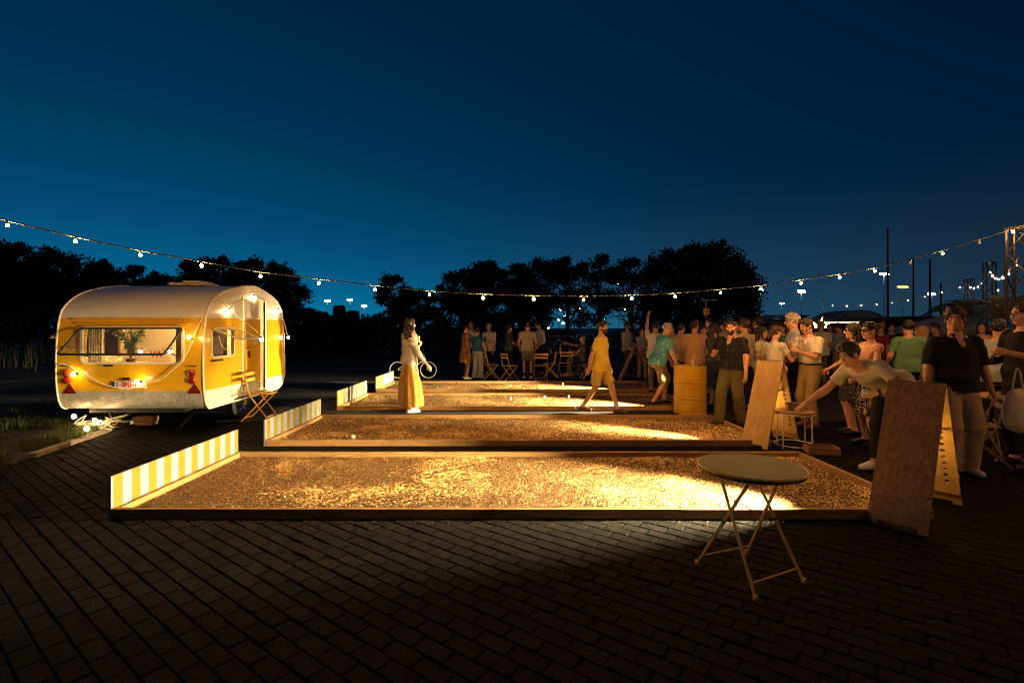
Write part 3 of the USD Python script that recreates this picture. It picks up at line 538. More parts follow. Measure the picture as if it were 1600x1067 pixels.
bulb(cs, (XR + .42, 8.62, 1.45), .03, (.3, 0, -1)); put(cs, 'cable', MB().tube(catmull([c1 + [0, .1, .03], (S + .02, 8.5, 1.8), (XR + .3, 8.58, 1.6), (XR + .42, 8.62, 1.45)], 6), .007, 6), 'cable_white', world=True)
for p in ((-6.19, 8.35, 1.25), (-5.70, 8.35, 1.25)): bulb(cs, p, .03, (0, -.3, -.5), lit='bulb_glow_soft')
put(cs, 'cable', MB().tube(catmull([(-6.7, 8.36, 1.5), (-6.19, 8.36, 1.26), (-5.95, 8.37, 1.22), (-5.70, 8.36, 1.26), (-5.25, 8.36, 1.5)], 5), .007, 6), 'cable_white', world=True)
bulb(cs, (-6.0, 9.5, 1.95), .035, lit='hidden_bulb_glow'); bulb(cs, (-5.4, 8.5, 1.95), .035, lit='hidden_bulb_glow')  # hidden bulbs, with their cable, added to brighten the interior
put(cs, 'cable', MB().tube(catmull([(-5.4, 8.5, 1.96), (-5.5, 8.6, 2.1), (-5.9, 9.2, 2.2), (-6.0, 9.45, 2.1), (-6.0, 9.5, 1.96)], 5), .007, 6), 'cable_white', world=True)
# heap of bulbs and cable on the ground under the rear corner
gs = thing('string_lights_heap', 'tangled heap of lit bulbs and cable under the caravan left corner', 'string lights', (-6.5, 7.75, 0))
r = np.random.default_rng(12)
for k in range(4):
    q = np.c_[r.uniform(-6.85, -6.05, 9), r.uniform(7.6, 8.0, 9), r.uniform(.02, .14, 9)]; q[4, 2] += .12; put(gs, 'cable', MB().tube(catmull(q, 6), .009, 6), 'cable_white', smooth=True, world=True)
for p in [G(121, 7.75, py=657), G(130, 7.45, py=675), G(157, 7.7, py=666), G(149, 7.9, py=663), G(140, 7.9, py=661)]: bulb(gs, p + [0, 0, .05], .032, r.normal(size=3) * [1, 1, .2])
bx = thing('wooden_block', 'short pale timber block under the caravan', 'timber block', (-6.05, 8.25, 0)); put(bx, 'block', MB().box((0, 0, .1), (.34, .14, .08), ch=.006).box((0, 0, .03), (.3, .14, .055), ch=.006), 'plank_wood')
# ---------------------------------------------------------------- A-shaped score stands
glow('added_stand_glow', (1.0, 0.55, 0.14), 230.0)
def a_frame(label, centre, th, w, sp, h, front, back, name='score_stand', holes=True, group=None):
    t = thing(name, label, 'wooden stand', (*centre, 0), rz=th)
    tk = .018; L = math.hypot(sp / 2, h)
    def panel(sgn, hole):
        po = sbox(-w / 2, 0, w / 2, L); po = po.difference(sbox(-w / 2 + .065, -.01, w / 2 - .065, .035))
        if hole:
            for k in range(12): po = po.difference(Point(-w * .29, .25 + k * .066).buffer(.019, 7))
        m = trimesh.creation.extrude_polygon(po, tk, engine='earcut'); v = np.array(m.vertices) - [0, 0, tk / 2]
        a = math.atan2(sp / 2, h) * sgn; d = np.array([0, -math.sin(a), math.cos(a)]); nrm = np.array([0, math.cos(a), math.sin(a)])
        base = np.array([0, sp / 2 * sgn, 0]); V = base + v[:, :1] * [1, 0, 0] + v[:, 1:2] * d + v[:, 2:] * nrm
        return V, np.array(m.faces)
    put(t, 'front_panel', panel(1, False), front); put(t, 'back_panel', panel(-1, holes), back)
    put(t, 'hinge', MB().box((0, 0, h + .004), (w * .8, .03, .008)), 'steel_dark')
    if holes:
        a = -math.atan2(sp / 2, h); d = np.array([0, -math.sin(a), math.cos(a)]); n = np.array([0, math.cos(a), math.sin(a)]); b = np.array([-w * .29, -sp / 2, 0])
        p = b + d * (.25 + 8.5 * .066); put(t, 'peg', MB().cyl(p - n * .02, p + n * .09 + [.03, 0, -.01], .011, .009, 8), 'dark_wood')
    if holes:
        put(t, 'added_bulb_cable', MB().tube([(.10, 0, h - .01), (.10, 0, .62)], .004, 6), 'black_cable'); put(t, 'added_bulb', MB().ball((.10, 0, .59), (.03, .03, .035), 2), 'added_stand_glow', smooth=True)  # unseen bulb on a cable, added to light the inside of the stand
    for s in (1, -1): put(t, 'batten', MB().beam((-w / 2, sp / 2 * s * .86, .13), (w / 2, sp / 2 * s * .86, .13), .02, .05, ch=.003), 'plank_wood') if s < 0 else None
    return t
a_frame('dark weathered plywood score stand at the near court corner, glowing inside', (3.50, 4.32), math.radians(127.7), .40, 1.10, 1.13, 'plywood_dark', 'plywood_light')
a_frame('pale yellow plywood score stand at the second court corner, fully lit', (3.60, 6.95), math.radians(125), .36, .86, 1.14, 'plywood_light', 'plywood_light')
a_frame('brown A-shaped wooden stand standing beyond the farthest court', (3.62, 14.65), math.radians(92), .30, 1.0, 1.12, 'plank_wood', 'plank_wood', holes=False)
lb = thing('leaning_board', 'narrow brown board leaning at the right corner of the farthest court', 'board', (3.45, 12.7, 0)); put(lb, 'board', MB().beam((-.09, -.12, .0), (.10, .1, .42), .16, .02, up=(0, 1, 0), ch=.003), 'plank_wood')
put(lb, 'prop', MB().beam((.2, .1, 0), (.1, .1, .42), .05, .02), 'plank_wood')

# ---------------------------------------------------------------- bistro table in the foreground
mat('table_green', (0.15, 0.14, 0.016), rough=.6, var=.10, scale=5.0, bump=.03, bscale=200); mat('table_legs', (0.66, 0.42, 0.10), rough=.4, var=.1, scale=9.0); mat('yellow_metal', (0.72, 0.44, 0.07), rough=.4, var=.08, scale=8.0)
bt = thing('bistro_table', 'round olive green folding bistro table in the foreground', 'table', (1.53, 3.20, 0))
top = MB().lathe([(0, .722), (.305, .722), (.314, .719), (.318, .710), (.316, .690), (.310, .688), (.308, .706), (0, .708)], sides=64)
put(bt, 'tabletop', top, 'table_green', smooth=30)
put(bt, 'rim', MB().tube([(.317 * math.cos(a), .317 * math.sin(a), .711) for a in np.linspace(0, 2 * PI, 64, endpoint=False)], .0075, 8, True), 'yellow_metal', smooth=True)
F = {1: np.array([1.25, 3.37]), 2: np.array([1.43, 2.93]), 3: np.array([1.83, 3.13]), 4: np.array([1.655, 3.52])}
cz = np.array([1.53, 3.20])
tp = lambda k: np.array([*(cz + (F[k] - cz) * .62), .70])
ft = lambda k: np.array([*F[k], .012])
for a, b in ((1, 2), (2, 1), (3, 4), (4, 3)):
    put(bt, 'leg', MB().beam(ft(a), tp(b), .022, .012, up=(*(F[4] - F[1]), 0), ch=.003).add(MB().beam(ft(a) - [0, 0, .008], ft(a) + [.0, 0, .02], .028, .02).mesh()), 'table_legs', world=True)
for a, b in ((2, 3), (1, 4)):
    p, q = ft(a), ft(b); off = (tp({2: 1, 1: 2}[a]) - p) * .10; off2 = (tp({3: 4, 4: 3}[b]) - q) * .10
    put(bt, 'stretcher', MB().tube([p + off, q + off2], .006, 8), 'table_legs', world=True)
    put(bt, 'top_rail', MB().beam(tp({2: 1, 1: 2}[a]), tp({3: 4, 4: 3}[b]), .02, .012), 'table_legs', world=True)
put(bt, 'brace', MB().beam(tp(1) * .75 + ft(2) * .25, ft(3) * .36 + tp(4) * .64 - [0, 0, .12], .012, .006), 'table_legs', world=True)
for a, b in ((1, 2), (3, 4)):
    p = (ft(a) + tp(b)) / 2; put(bt, 'pivot', MB().ball(p, .012, 1), 'steel_dark', world=True)

# ---------------------------------------------------------------- folding chairs
def chair_mesh(mt, name, label, loc, rz, group):
    t = thing(name, label, 'chair', loc, rz=rz, group=group)
    w = .20
    for s in (-1, 1):
        put(t, 'leg', MB().beam((s * w, .22, 0), (s * w, -.12, .46), .013, .024, ch=.003).beam((s * w, -.12, .46), (s * w, -.20, .84), .013, .024, ch=.003), mt)
        put(t, 'leg', MB().beam((s * (w - .02), -.26, 0), (s * (w - .02), .18, .45), .013, .024, ch=.003), mt)
    for k in range(5): put(t, 'seat_slat', MB().box((0, -.14 + .082 * k, .458), (.40, .06, .014), ch=.004), mt)
    for z, y in ((.80, -.192), (.70, -.172)): put(t, 'back_slat', MB().box((0, y, z), (.42, .014, .055), R=rotx(.2), ch=.004), mt)
    put(t, 'stretcher', MB().tube([(-w, .17, .07), (w, .17, .07)], .007, 6), mt); put(t, 'stretcher', MB().tube([(-w + .02, -.21, .05), (w - .02, -.21, .05)], .007, 6), mt)
    return t
ch0 = chair_mesh('yellow_metal', 'folding_chair', 'leftmost yellow folding chair beyond the courts, side on behind the woman in blue', (-.66, 15.5, 0), math.radians(-75), 'yellow folding chairs')
CG = 'yellow folding chairs'
copy_thing(ch0, 'folding_chair', 'yellow folding chair angled beside the leftmost one beyond the courts', (-.08, 15.05, 0), math.radians(-60), CG)
copy_thing(ch0, 'folding_chair', 'yellow folding chair seen straight from behind, below the man in cream tee', (.86, 15.1, 0), math.radians(4), CG)
copy_thing(ch0, 'folding_chair', 'yellow folding chair at the table end, left of the seated man', (1.72, 16.2, 0), math.radians(8), CG)
copy_thing(ch0, 'folding_chair', 'folding chair of which only crossed legs show behind the striding man', (2.38, 15.6, 0), math.radians(95), CG)
copy_thing(ch0, 'folding_chair', 'folding chair turned side on, between the chair seen from behind and the table', (1.22, 15.9, 0), math.radians(80), CG)
copy_thing(ch0, 'folding_chair', 'folding chair the seated man with outstretched arm sits on', (2.10, 16.75, 0), math.radians(20), CG)
copy_thing(ch0, 'folding_chair', 'yellow folding chair used as a step at the caravan door', (-4.38, 8.72, 0), math.radians(-86), CG)
mat('dark_metal_paint', (0.16, 0.11, 0.06), rough=.5)
ch1 = chair_mesh('dark_metal_paint', 'folding_chair', 'dark folding chair at the far right behind the man in black', G(1528, 5.9, 0), math.radians(60), 'dark folding chairs')
copy_thing(ch1, 'folding_chair', 'dark folding chair at the right edge under the white bag', G(1592, 5.95, 0), math.radians(-35), 'dark folding chairs')
# tables
def long_table(name, label, loc, rz, L, W, H, mt):
    t = thing(name, label, 'table', loc, rz=rz)
    for k in range(4): put(t, 'top_plank', MB().box((0, -W / 2 + W * (k + .5) / 4, H - .012), (L, W / 4 - .008, .024), ch=.004), mt)
    for s in (-1, 1):
        put(t, 'leg', MB().beam((s * L * .42, -W * .45, 0), (s * L * .42, W * .35, H - .03), .025, .025), 'dark_metal_paint'); put(t, 'leg', MB().beam((s * L * .42, W * .45, 0), (s * L * .42, -W * .35, H - .03), .025, .025), 'dark_metal_paint')
    put(t, 'rail', MB().box((0, 0, .3), (L * .84, .02, .03)), 'dark_metal_paint'); return t
long_table('long_table', 'dark table with bottles beyond the courts among folding chairs', (1.35, 16.9, 0), 0.0, 2.0, .7, .74, 'dark_wood')
long_table('side_table', 'dark folding table in the shadow at the far right edge', G(1575, 6.6, 0), .2, 1.1, .55, .72, 'plank_wood')
mat('glass_dark', (0.03, 0.06, 0.03), rough=.08, spec=.8); mat('glass_clear', (0.5, 0.42, 0.3), rough=.08, spec=.8); mat('beer', (0.55, 0.28, 0.05), rough=.1, spec=.7)
def bottle(label, p, mt, h=.26): 
    t = thing('bottle', label, 'bottle', p, group='bottles and glasses on the far table')
    put(t, 'body', MB().lathe([(0, 0), (.036, 0), (.037, .02), (.037, h * .55), (.03, h * .68), (.014, h * .8), (.013, h * .97), (0, h * .97)], sides=14), mt, smooth=40); put(t, 'cap', MB().cyl((0, 0, h * .97), (0, 0, h), .015, .015, 10), 'steel_dark')
def glass(label, p, mt='beer', h=.14, group=None):
    t = thing('drinking_glass', label, 'glass', p, group=group)
    put(t, 'glass', MB().lathe([(0, 0), (.027, 0), (.036, h), (.034, h), (.0255, .006), (0, .006)], sides=14), 'glass_clear', smooth=40); put(t, 'drink', MB().lathe([(0, .008), (.025, .008), (.032, h * .75), (0, h * .75)], sides=14), mt, smooth=40)
    return t
GG = 'bottles and glasses on the far table'
bottle('leftmost dark bottle on the far table', (.72, 16.75, .74), 'glass_dark'); bottle('dark bottle in the middle of the far table', (1.15, 16.9, .74), 'glass_dark', .28); bottle('pale bottle standing tallest on the far table', (1.62, 16.72, .74), 'glass_clear', .32)
glass('glass of beer left of the middle bottle on the far table', (.98, 16.7, .74), group=GG); glass('glass of beer right of the middle bottle on the far table', (1.30, 16.75, .74), group=GG); glass('glass near the right end of the far table', (1.95, 16.8, .74), group=GG)

# ---------------------------------------------------------------- barrel, white stool, tray, bowl
mat('barrel_yellow', (0.70, 0.40, 0.015), rough=.38, var=.10, scale=5.0, bump=.12, bscale=5, rvar=.1)
br = thing('steel_barrel', 'yellow steel drum standing at the corner of the third court', 'barrel', (3.36, 9.42, 0))
R = .292; pr_ = [(0, .012), (R - .02, .012), (R - .02, 0), (R + .006, 0), (R + .006, .018), (R, .024)]
for z in (.10, .135, .17, .205): pr_ += [(R, z - .012), (R + .006, z), (R, z + .012)]
for z in (.295, .59): pr_ += [(R, z - .02), (R + .012, z - .008), (R + .012, z + .008), (R, z + .02)]
pr_ += [(R, .862), (R + .006, .868), (R + .006, .886), (R - .012, .886), (R - .014, .868), (0, .868)]
put(br, 'drum', MB().lathe(pr_, sides=48), 'barrel_yellow', smooth=25)
put(br, 'bung', MB().cyl((.18, 0, .868), (.18, 0, .88), .03, .03, 12), 'steel_dark'); put(br, 'bung', MB().cyl((-.2, .04, .868), (-.2, .04, .878), .015, .015, 10), 'steel_dark')
glass('half full glass on top of the yellow drum', (3.36, 9.30, .872), 'beer'); 
mat('white_metal', (0.72, 0.68, 0.60), rough=.4, var=.05)
ws = thing('round_stool', 'small white metal stool with round top beside the lit stand', 'stool', (3.80, 6.72, 0))
put(ws, 'seat', MB().lathe([(0, .485), (.245, .485), (.25, .48), (.25, .462), (.24, .46), (0, .46)], sides=36), 'tray_wood', smooth=30)
put(ws, 'ring', MB().tube([(.247 * math.cos(a), .247 * math.sin(a), .455) for a in np.linspace(0, 2 * PI, 36, endpoint=False)], .009, 6, True), 'white_metal')
for k in range(4): a = .5 + k * PI / 2; put(ws, 'leg', MB().tube([(.235 * math.cos(a), .235 * math.sin(a), .455), (.245 * math.cos(a), .245 * math.sin(a), 0)], .010, 8), 'white_metal')
put(ws, 'lower_ring', MB().tube([(.243 * math.cos(a), .243 * math.sin(a), .04) for a in np.linspace(0, 2 * PI, 36, endpoint=False)], .007, 6, True), 'white_metal')
bw = thing('wooden_bowl', 'round wooden box on the white stool', 'wooden box', (3.83, 6.78, .486)); put(bw, 'bowl', MB().lathe([(0, 0), (.10, 0), (.108, .01), (.108, .07), (.098, .07), (.096, .012), (0, .012)], sides=28), 'tray_wood', smooth=30)
put(bw, 'lid', MB().lathe([(0, .072), (.112, .072), (.112, .092), (0, .094)], sides=28), 'dark_wood', smooth=30)
def tray(label, loc, rz, sx, sy, h):
    t = thing('wooden_tray', label, 'wooden tray', loc, rz=rz)
    put(t, 'bottom_board', MB().box((0, 0, .008), (sx, sy, .014)), 'tray_wood')
    for s in (-1, 1): put(t, 'side_board', MB().box((0, s * (sy / 2 - .008), h / 2 + .001), (sx, .016, h), ch=.002), 'tray_wood'); put(t, 'side_board', MB().box((s * (sx / 2 - .008), 0, h / 2 + .001), (.016, sy - .034, h), ch=.002), 'tray_wood')
tray('open wooden tray on the ground right of the white stool', (3.94, 6.36, 0), -.25, .36, .25, .095); tray('open wooden tray behind the bearded man by the third court', (4.42, 8.85, 0), .1, .5, .3, .09)
# boules
mat('boule_steel', (0.60, 0.58, 0.56), rough=.32, metal=.45, var=.15, scale=30); mat('jack_wood', (0.75, 0.55, 0.2), rough=.5)
def boule(label, px, Y, mt='boule_steel', r=.038): 
    t = thing('boule' if r > .02 else 'jack_ball', label, 'boule' if r > .02 else 'jack', G(px, Y, .034 + r * .85)); b = MB().ball((0, 0, 0), r, 3); put(t, 'ball', b, mt, smooth=True)
    if r > .02: put(t, 'groove', MB().tube([(r * math.cos(a) * 1.002, r * math.sin(a) * .8, r * math.sin(a) * .6) for a in np.linspace(0, 2 * PI, 24, endpoint=False)], .0012, 4, True), 'steel_dark')
boule('small wooden jack in the middle of the nearest court', 672, 5.35, 'jack_wood', .016); boule('steel boule at the right of the nearest court, behind the bistro table', 1043, 5.75)
boule('left of the two steel boules side by side on the second court', 646, 7.62); boule('right of the two steel boules side by side on the second court', 665, 7.58); boule('steel boule alone near the striped board of the second court', 551, 7.02)
boule('steel boule on the third court, nearest to the woman in the long skirt', 797, 10.75); boule('steel boule on the third court, midway between woman and striding man', 850, 11.0); boule('steel boule on the third court, close behind the striding man', 888, 11.1)
boule('steel boule at the right end of the farthest court', 879, 13.6)
# white tote bag hanging at the right edge
mat('tote_cloth', (0.62, 0.56, 0.44), rough=.9, var=.12, scale=14, bump=.4, bscale=30)
tb_ = thing('tote_bag', 'white cloth tote bag hanging at the right edge', 'bag', G(1590, 5.3, 0.52))
v, f, _ = meshkit.arrays(trimesh.creation.icosphere(3, 1.0)); v = v * [.15, .08, .24]; v[:, 0] *= 1 + .25 * np.clip(-v[:, 2] / .24, 0, 1); v += .012 * (meshkit.noise(v * 22, 4)[:, None] - .5); put(tb_, 'bag', (v + [0, 0, .2], f), 'tote_cloth', smooth=True)
put(tb_, 'strap', MB().tube(catmull([(-.06, 0, .42), (-.02, 0, .62), (.02, 0, .62), (.06, 0, .42)], 6), .010, 6), 'tote_cloth')
# bicycle
mat('bike_white', (0.72, 0.70, 0.64), rough=.35, var=.05)
bk = thing('bicycle', 'small white bicycle parked behind the woman in the long skirt', 'bicycle', (-3.1, 15.8, 0))
for x in (-.52, .45):
    wp = put(bk, 'wheel', MB().tube([(x + .25 * math.cos(a), 0, .265 + .25 * math.sin(a)) for a in np.linspace(0, 2 * PI, 40, endpoint=False)], .018, 8, True), 'white_metal', smooth=True)
    sp_ = MB()
    for a in np.linspace(0, 2 * PI, 14, endpoint=False): sp_.tube([(x, 0, .265), (x + .24 * math.cos(a), 0, .265 + .24 * math.sin(a))], .0018, 4)
    put(wp, 'spokes', sp_.cyl((x, -.03, .265), (x, .03, .265), .02, .02, 8), 'steel_dark')
put(bk, 'frame', MB().tube(catmull([(.45, 0, .265), (.34, 0, .62), (.30, 0, .78)], 4), .016).tube(catmull([(.33, 0, .62), (.05, 0, .38), (-.12, 0, .30)], 5), .02).tube([(-.12, 0, .3), (-.2, 0, .78)], .015).tube([(-.12, 0, .3), (-.52, 0, .265)], .011).tube([(-.18, 0, .6), (-.52, 0, .265)], .009), 'bike_white', smooth=True)
put(bk, 'saddle', MB().ball((-.21, 0, .8), (.12, .06, .03), 2), 'black_plastic', smooth=True); put(bk, 'handlebar', MB().tube(catmull([(.22, -.26, .90), (.28, -.1, .93), (.28, .1, .93), (.22, .26, .90)], 5), .011).tube([(.30, 0, .78), (.28, 0, .93)], .012), 'steel_dark', smooth=True)
put(bk, 'crank', MB().cyl((-.12, -.05, .3), (-.12, .05, .3), .06, .06, 14).beam((-.12, -.07, .3), (.0, -.07, .2), .02, .015), 'steel_dark')
# ---------------------------------------------------------------- festoon across the courts
FY = lambda t: 5.5 + 2.55 * t
fest = thing('string_lights', 'long sagging string of warm bulbs spanning the whole court area', 'string lights', (2, 10, 2.2))
FB = [(12, 353), (118, 378), (219, 399), (315, 416), (407, 432), (498, 443), (586, 453), (671, 461), (755, 466), (834, 468), (912, 469), (987, 467), (1055, 464), (1126, 458), (1189, 452), (1252, 443), (1312, 434), (1367, 424), (1423, 411), (1473, 397), (1530, 380), (1583, 363)]
def fest_point(px, py, k): Y = FY(k / 21); return G(px, Y, py=py)
bp = [fest_point(px, py, k) for k, (px, py) in enumerate(FB)]
mat('cable_festoon', (0.10, 0.085, 0.07), rough=.7, var=.05)
glow('festoon_far', (1.0, 0.5, 0.16), 320.0)
glow('festoon_glow', (1.0, 0.46, 0.12), FEST := 1900.0)
top = [p + [0, 0, .055] for p in bp]
pts = [2 * top[0] - top[1] + [0, 0, .02]] + top + [G(1592, 8.15, py=355)]
put(fest, 'cable', MB().tube(catmull(pts, 4), .007, 6), 'cable_festoon', smooth=True, world=True)
for k, p in enumerate(bp): bulb(fest, top[k] - [0, 0, .004], .018, lit='bulb_off' if k in (18, 20) else 'festoon_glow')
# truss masts on the right and the strings between them
mat('truss_metal', (0.025, 0.025, 0.028), rough=.4, metal=.5, var=.2)
def truss(label, p, h, w=.29, rz=.4):
    t = thing('truss_mast', label, 'truss mast', (p[0], p[1], 0), rz=rz, group='truss masts carrying the string lights')
    cn = [(w / 2, w / 2), (-w / 2, w / 2), (-w / 2, -w / 2), (w / 2, -w / 2)]
    for x, y in cn: put(t, 'chord', MB().tube([(x, y, 0), (x, y, h)], .026, 8), 'truss_metal')
    b = MB(); n = int(h / .34)
    for k in range(4):
        (x0, y0), (x1, y1) = cn[k], cn[(k + 1) % 4]
        for i in range(n):
            a, c = ((x0, y0, .1 + i * .34), (x1, y1, .1 + (i + 1) * .34)); 
            if i % 2: a, c = (x1, y1, .1 + i * .34), (x0, y0, .1 + (i + 1) * .34)
            b.tube([a, c], .011, 5)
    put(t, 'lacing', b, 'truss_metal'); put(t, 'base_plate', MB().box((0, 0, .01), (.7, .7, .02)), 'truss_metal'); put(t, 'top_plate', MB().box((0, 0, h + .01), (w + .06, w + .06, .02)), 'truss_metal')
    return t
T1, T2, T3 = G(1594, 8.2, 0), G(1546, 19.5, 0), G(1514, 26.0, 0)
truss('nearest and tallest looking dark truss mast at the right edge', T1, 3.24, .25); truss('second dark truss mast from the right edge, beyond the palms', T2, 4.12); truss('farthest dark truss mast, left of the other two', T3, 4.10)
T0 = np.array([6.4, -.5, 0]); truss('truss mast outside the frame to the right of the camera', T0, 3.3)
glow('festoon_near', (1.0, 0.44, 0.11), 1000.0)
def string(label, a, b, za, zb, n, sag, lit='festoon_far', r=.024):
    t = thing('string_lights', label, 'string lights', ((a[0] + b[0]) / 2, (a[1] + b[1]) / 2, (za + zb) / 2))
    u = np.linspace(0, 1, 25); P = np.c_[a[0] + (b[0] - a[0]) * u, a[1] + (b[1] - a[1]) * u, za + (zb - za) * u - sag * 4 * u * (1 - u)]
    put(t, 'cable', MB().tube(P, .008, 6), 'cable_festoon', smooth=True, world=True)
    for k in range(n): x = (k + .5) / n; p = np.array([np.interp(x, u, P[:, i]) for i in range(3)]); bulb(t, p - [0, 0, .006], r, lit=lit)
string('string of bulbs running from the right edge mast towards the viewer', T1, T0, 3.15, 3.2, 11, .4, 'festoon_near')
string('string of bulbs between the right edge mast and the second mast', T1, T2, 2.8, 3.9, 7, .35); string('string of bulbs between the second and the farthest mast', T2, T3, 3.8, 3.8, 5, .3)
string('short string of bulbs from the second mast to the far right', T2, T2 + np.array([5.0, 1.0, 0]), 3.2, 3.3, 6, .3)
string('low string of bulbs reaching from the farthest mast over the bar', T3, G(1290, 30, 0), 3.9, 3.0, 9, .4)
# ---------------------------------------------------------------- trees
mat('tree_leaf', (0.055, 0.075, 0.025), rough=.7, var=.3, scale=.5, trans=(.05, .08, .02)); mat('tree_bark', (0.06, 0.05, 0.04), rough=.9, var=.3, scale=6, bump=.5)
def leafcloud(n, centre_fn, size, seed):
    r = np.random.default_rng(seed); c = centre_fn(r, n); n = len(c); e = r.normal(size=(n, 3)); e /= np.linalg.norm(e, axis=1, keepdims=True); s = np.cross(e, r.normal(size=(n, 3))); s /= np.linalg.norm(s, axis=1, keepdims=True)
    L = (size * r.uniform(.5, 1.3, n))[:, None]; v = np.stack([c - e * L * .5, c + s * L * .3, c + e * L * .5, c - s * L * .3], 1).reshape(-1, 3); o = np.arange(n)[:, None, None] * 4
    return v, (np.array([[0, 1, 2], [0, 2, 3]])[None] + o).reshape(-1, 3)
def tree_proto(label, loc, H, W, seed, n, size, low=.25, group=None, cols=9, dens=.36):
    r = np.random.default_rng(seed); t = thing('tree', label, 'tree', loc, group=group)
    cl = []
    for k in range(cols):
        u = min(1.0, max(0.0, k / (cols - 1) + r.normal(0, .05))); z = H * (low + (1 - low) * (.08 + .80 * u)); rad = W * .5 * math.sin(PI * (.25 + .62 * u)) ** .8; a = r.uniform(0, 2 * PI)
        cl.append((np.array([math.cos(a) * rad * r.uniform(.35, .8), math.sin(a) * rad * r.uniform(.35, .8), z]), W * r.uniform(.10, .21)))
    cl.append((np.array([W * .06, 0, H * .92]), W * .12)); cl.append((np.array([0, 0, H * .62]), W * .26))
    def cf(r, n):
        k = r.integers(len(cl), size=n); d = r.normal(size=(n, 3)); d /= np.linalg.norm(d, axis=1, keepdims=True); rad = r.random(n) ** .5 * r.uniform(.6, 1.12, n)
        c = np.array([cl[i][0] for i in k]) + d * (rad * np.array([cl[i][1] for i in k]))[:, None] * [1, 1, .85]
        keep = meshkit.noise(c * (2.6 / W), seed) > dens; return c[keep]
    put(t, 'crown', leafcloud(n, cf, size, seed), 'tree_leaf')
    m = MB().tube([(0, 0, -.1), (.05 * W * r.normal() * .3, 0, H * .3), (0, .03 * W, H * .6), (0, 0, H * .86)], [H * .022, H * .017, H * .010, H * .003], 8)
    for c, rr in cl: z0 = H * r.uniform(.18, .5); m.tube([(0, 0, z0), c * [.5, .5, .5] + [0, 0, z0 * .5], c], [H * .009, H * .006, H * .002], 5)
    put(t, 'trunk', m, 'tree_bark'); return t
BG = 'trees beyond the car park on the right half'; LG = 'dark trees behind the caravan'
HT = 9.0
def place(px, Y, py): p = G(px, Y, 0); return p, (CH - (py - HOR) * Y / FPX)
P0, h0 = place(1112, 43, 376)
protoA = tree_proto('tallest broad tree, at the right end of the grove', P0, h0, 9.6, 21, 13000, .34, .16, BG, 30)
P1, h1 = place(760, 46, 406); protoB = tree_proto('rounded tree near the left end of the grove, above the couple', P1, h1, 7.4, 22, 10000, .30, .14, BG, 26)
P2, h2 = place(935, 46, 394); protoC = tree_proto('slender open tree in the middle of the grove, above the striding man', P2, h2, 6.6, 23, 8000, .28, .18, BG, 26)
P3, h3 = place(615, 45, 428); protoD = tree_proto('lone round tree standing left of the grove behind the woman in the long skirt', P3, h3, 5.2, 24, 8000, .28, .10, None, 24)
hs = {protoA: h0, protoB: h1, protoC: h2, protoD: h3}
def more(src, px, Y, py, label, group, seed, wid=1.0):
    p, h = place(px, Y, py); s = h / hs[src]; copy_thing(src, 'tree', label, p, seed * 1.7, group, scale=(s * wid, s * wid, s))
for i, (src, px, Y, py, lab, w) in enumerate([
    (protoB, 655, 47, 450, 'low tree joining the lone round tree to the grove', .9), (protoC, 692, 48, 442, 'small tree at the left foot of the grove', 1.1), (protoB, 722, 47, 420, 'second tree from the left in the grove', .9), (protoC, 800, 47, 408, 'tree between the rounded left trees and the slender trees', 1.15),
    (protoB, 843, 46, 403, 'broad tree above the man in cream tee, left of centre', .9), (protoC, 888, 47, 397, 'slender tree above the seated man', 1.05), (protoC, 985, 47, 400, 'slender tree right of the grove middle, behind the raised hand', 1.1), (protoB, 1040, 45, 388, 'dense tree next to the tallest one on its left', .85),
    (protoC, 1074, 44, 384, 'narrow tree tucked against the left side of the tallest tree', 1.0), (protoB, 1150, 44, 398, 'rightmost drooping tree of the grove', .75)]): more(src, px, Y, py, lab, BG, i + 1, w)
for i, (src, px, Y, py, lab, w) in enumerate([
    (protoB, -45, 34, 374, 'black tree cut by the left edge of the frame', 1.0), (protoD, 22, 33, 376, 'tallest black tree at the far left', .9), (protoB, 72, 35, 384, 'black tree second from the left edge', .9), (protoC, 112, 36, 398, 'slim black tree left of the caravan roof', 1.2), (protoD, 160, 38, 404, 'black tree above the left end of the caravan', .8), (protoC, 200, 40, 410, 'slim black tree above the caravan window', 1.2),
    (protoB, 245, 42, 424, 'low black tree above the caravan roof hatch', .9), (protoD, 300, 40, 405, 'black tree above the right half of the caravan roof', .95), (protoB, 342, 39, 400, 'broad black tree above the caravan door', 1.0), (protoD, 392, 38, 402, 'black tree just right of the caravan roof', .9), (protoB, 432, 37, 408, 'black tree with stepped outline right of the caravan', .8), (protoC, 462, 37, 428, 'last black tree at the right end of the left wood', 1.0)]): more(src, px, Y, py, lab, LG, i + 3, w)
def shrub_proto(label, px, Y, py, W, seed, n=2600, size=.2, group=None):
    p, h = place(px, Y, py); r = np.random.default_rng(seed); t = thing('shrub', label, 'shrub', p, group=group)
    def cf(r, n): a = r.uniform(0, 2 * PI, n); z = r.random(n) ** .8 * h; k = meshkit.noise(np.c_[a * 1.2, z * 1.2, a * 0], seed); rad = W * .5 * (r.random(n) ** .5) * (1.15 - .75 * z / h) * (.6 + .7 * k); return np.c_[np.cos(a) * rad, np.sin(a) * rad, z]
    put(t, 'foliage', leafcloud(n, cf, size, seed), 'tree_leaf'); m = MB()
    for k in range(9): a = r.uniform(0, 2 * PI); q = np.array([math.cos(a) * W * .3, math.sin(a) * W * .3, h * r.uniform(.6, 1.02)]); m.tube([(0, 0, 0), q * [.4, .4, .5], q], [.03, .02, .006], 5)
    put(t, 'stems', m, 'tree_bark'); hs[t] = h; return t
SG = 'shrubs along the far edge of the car park'
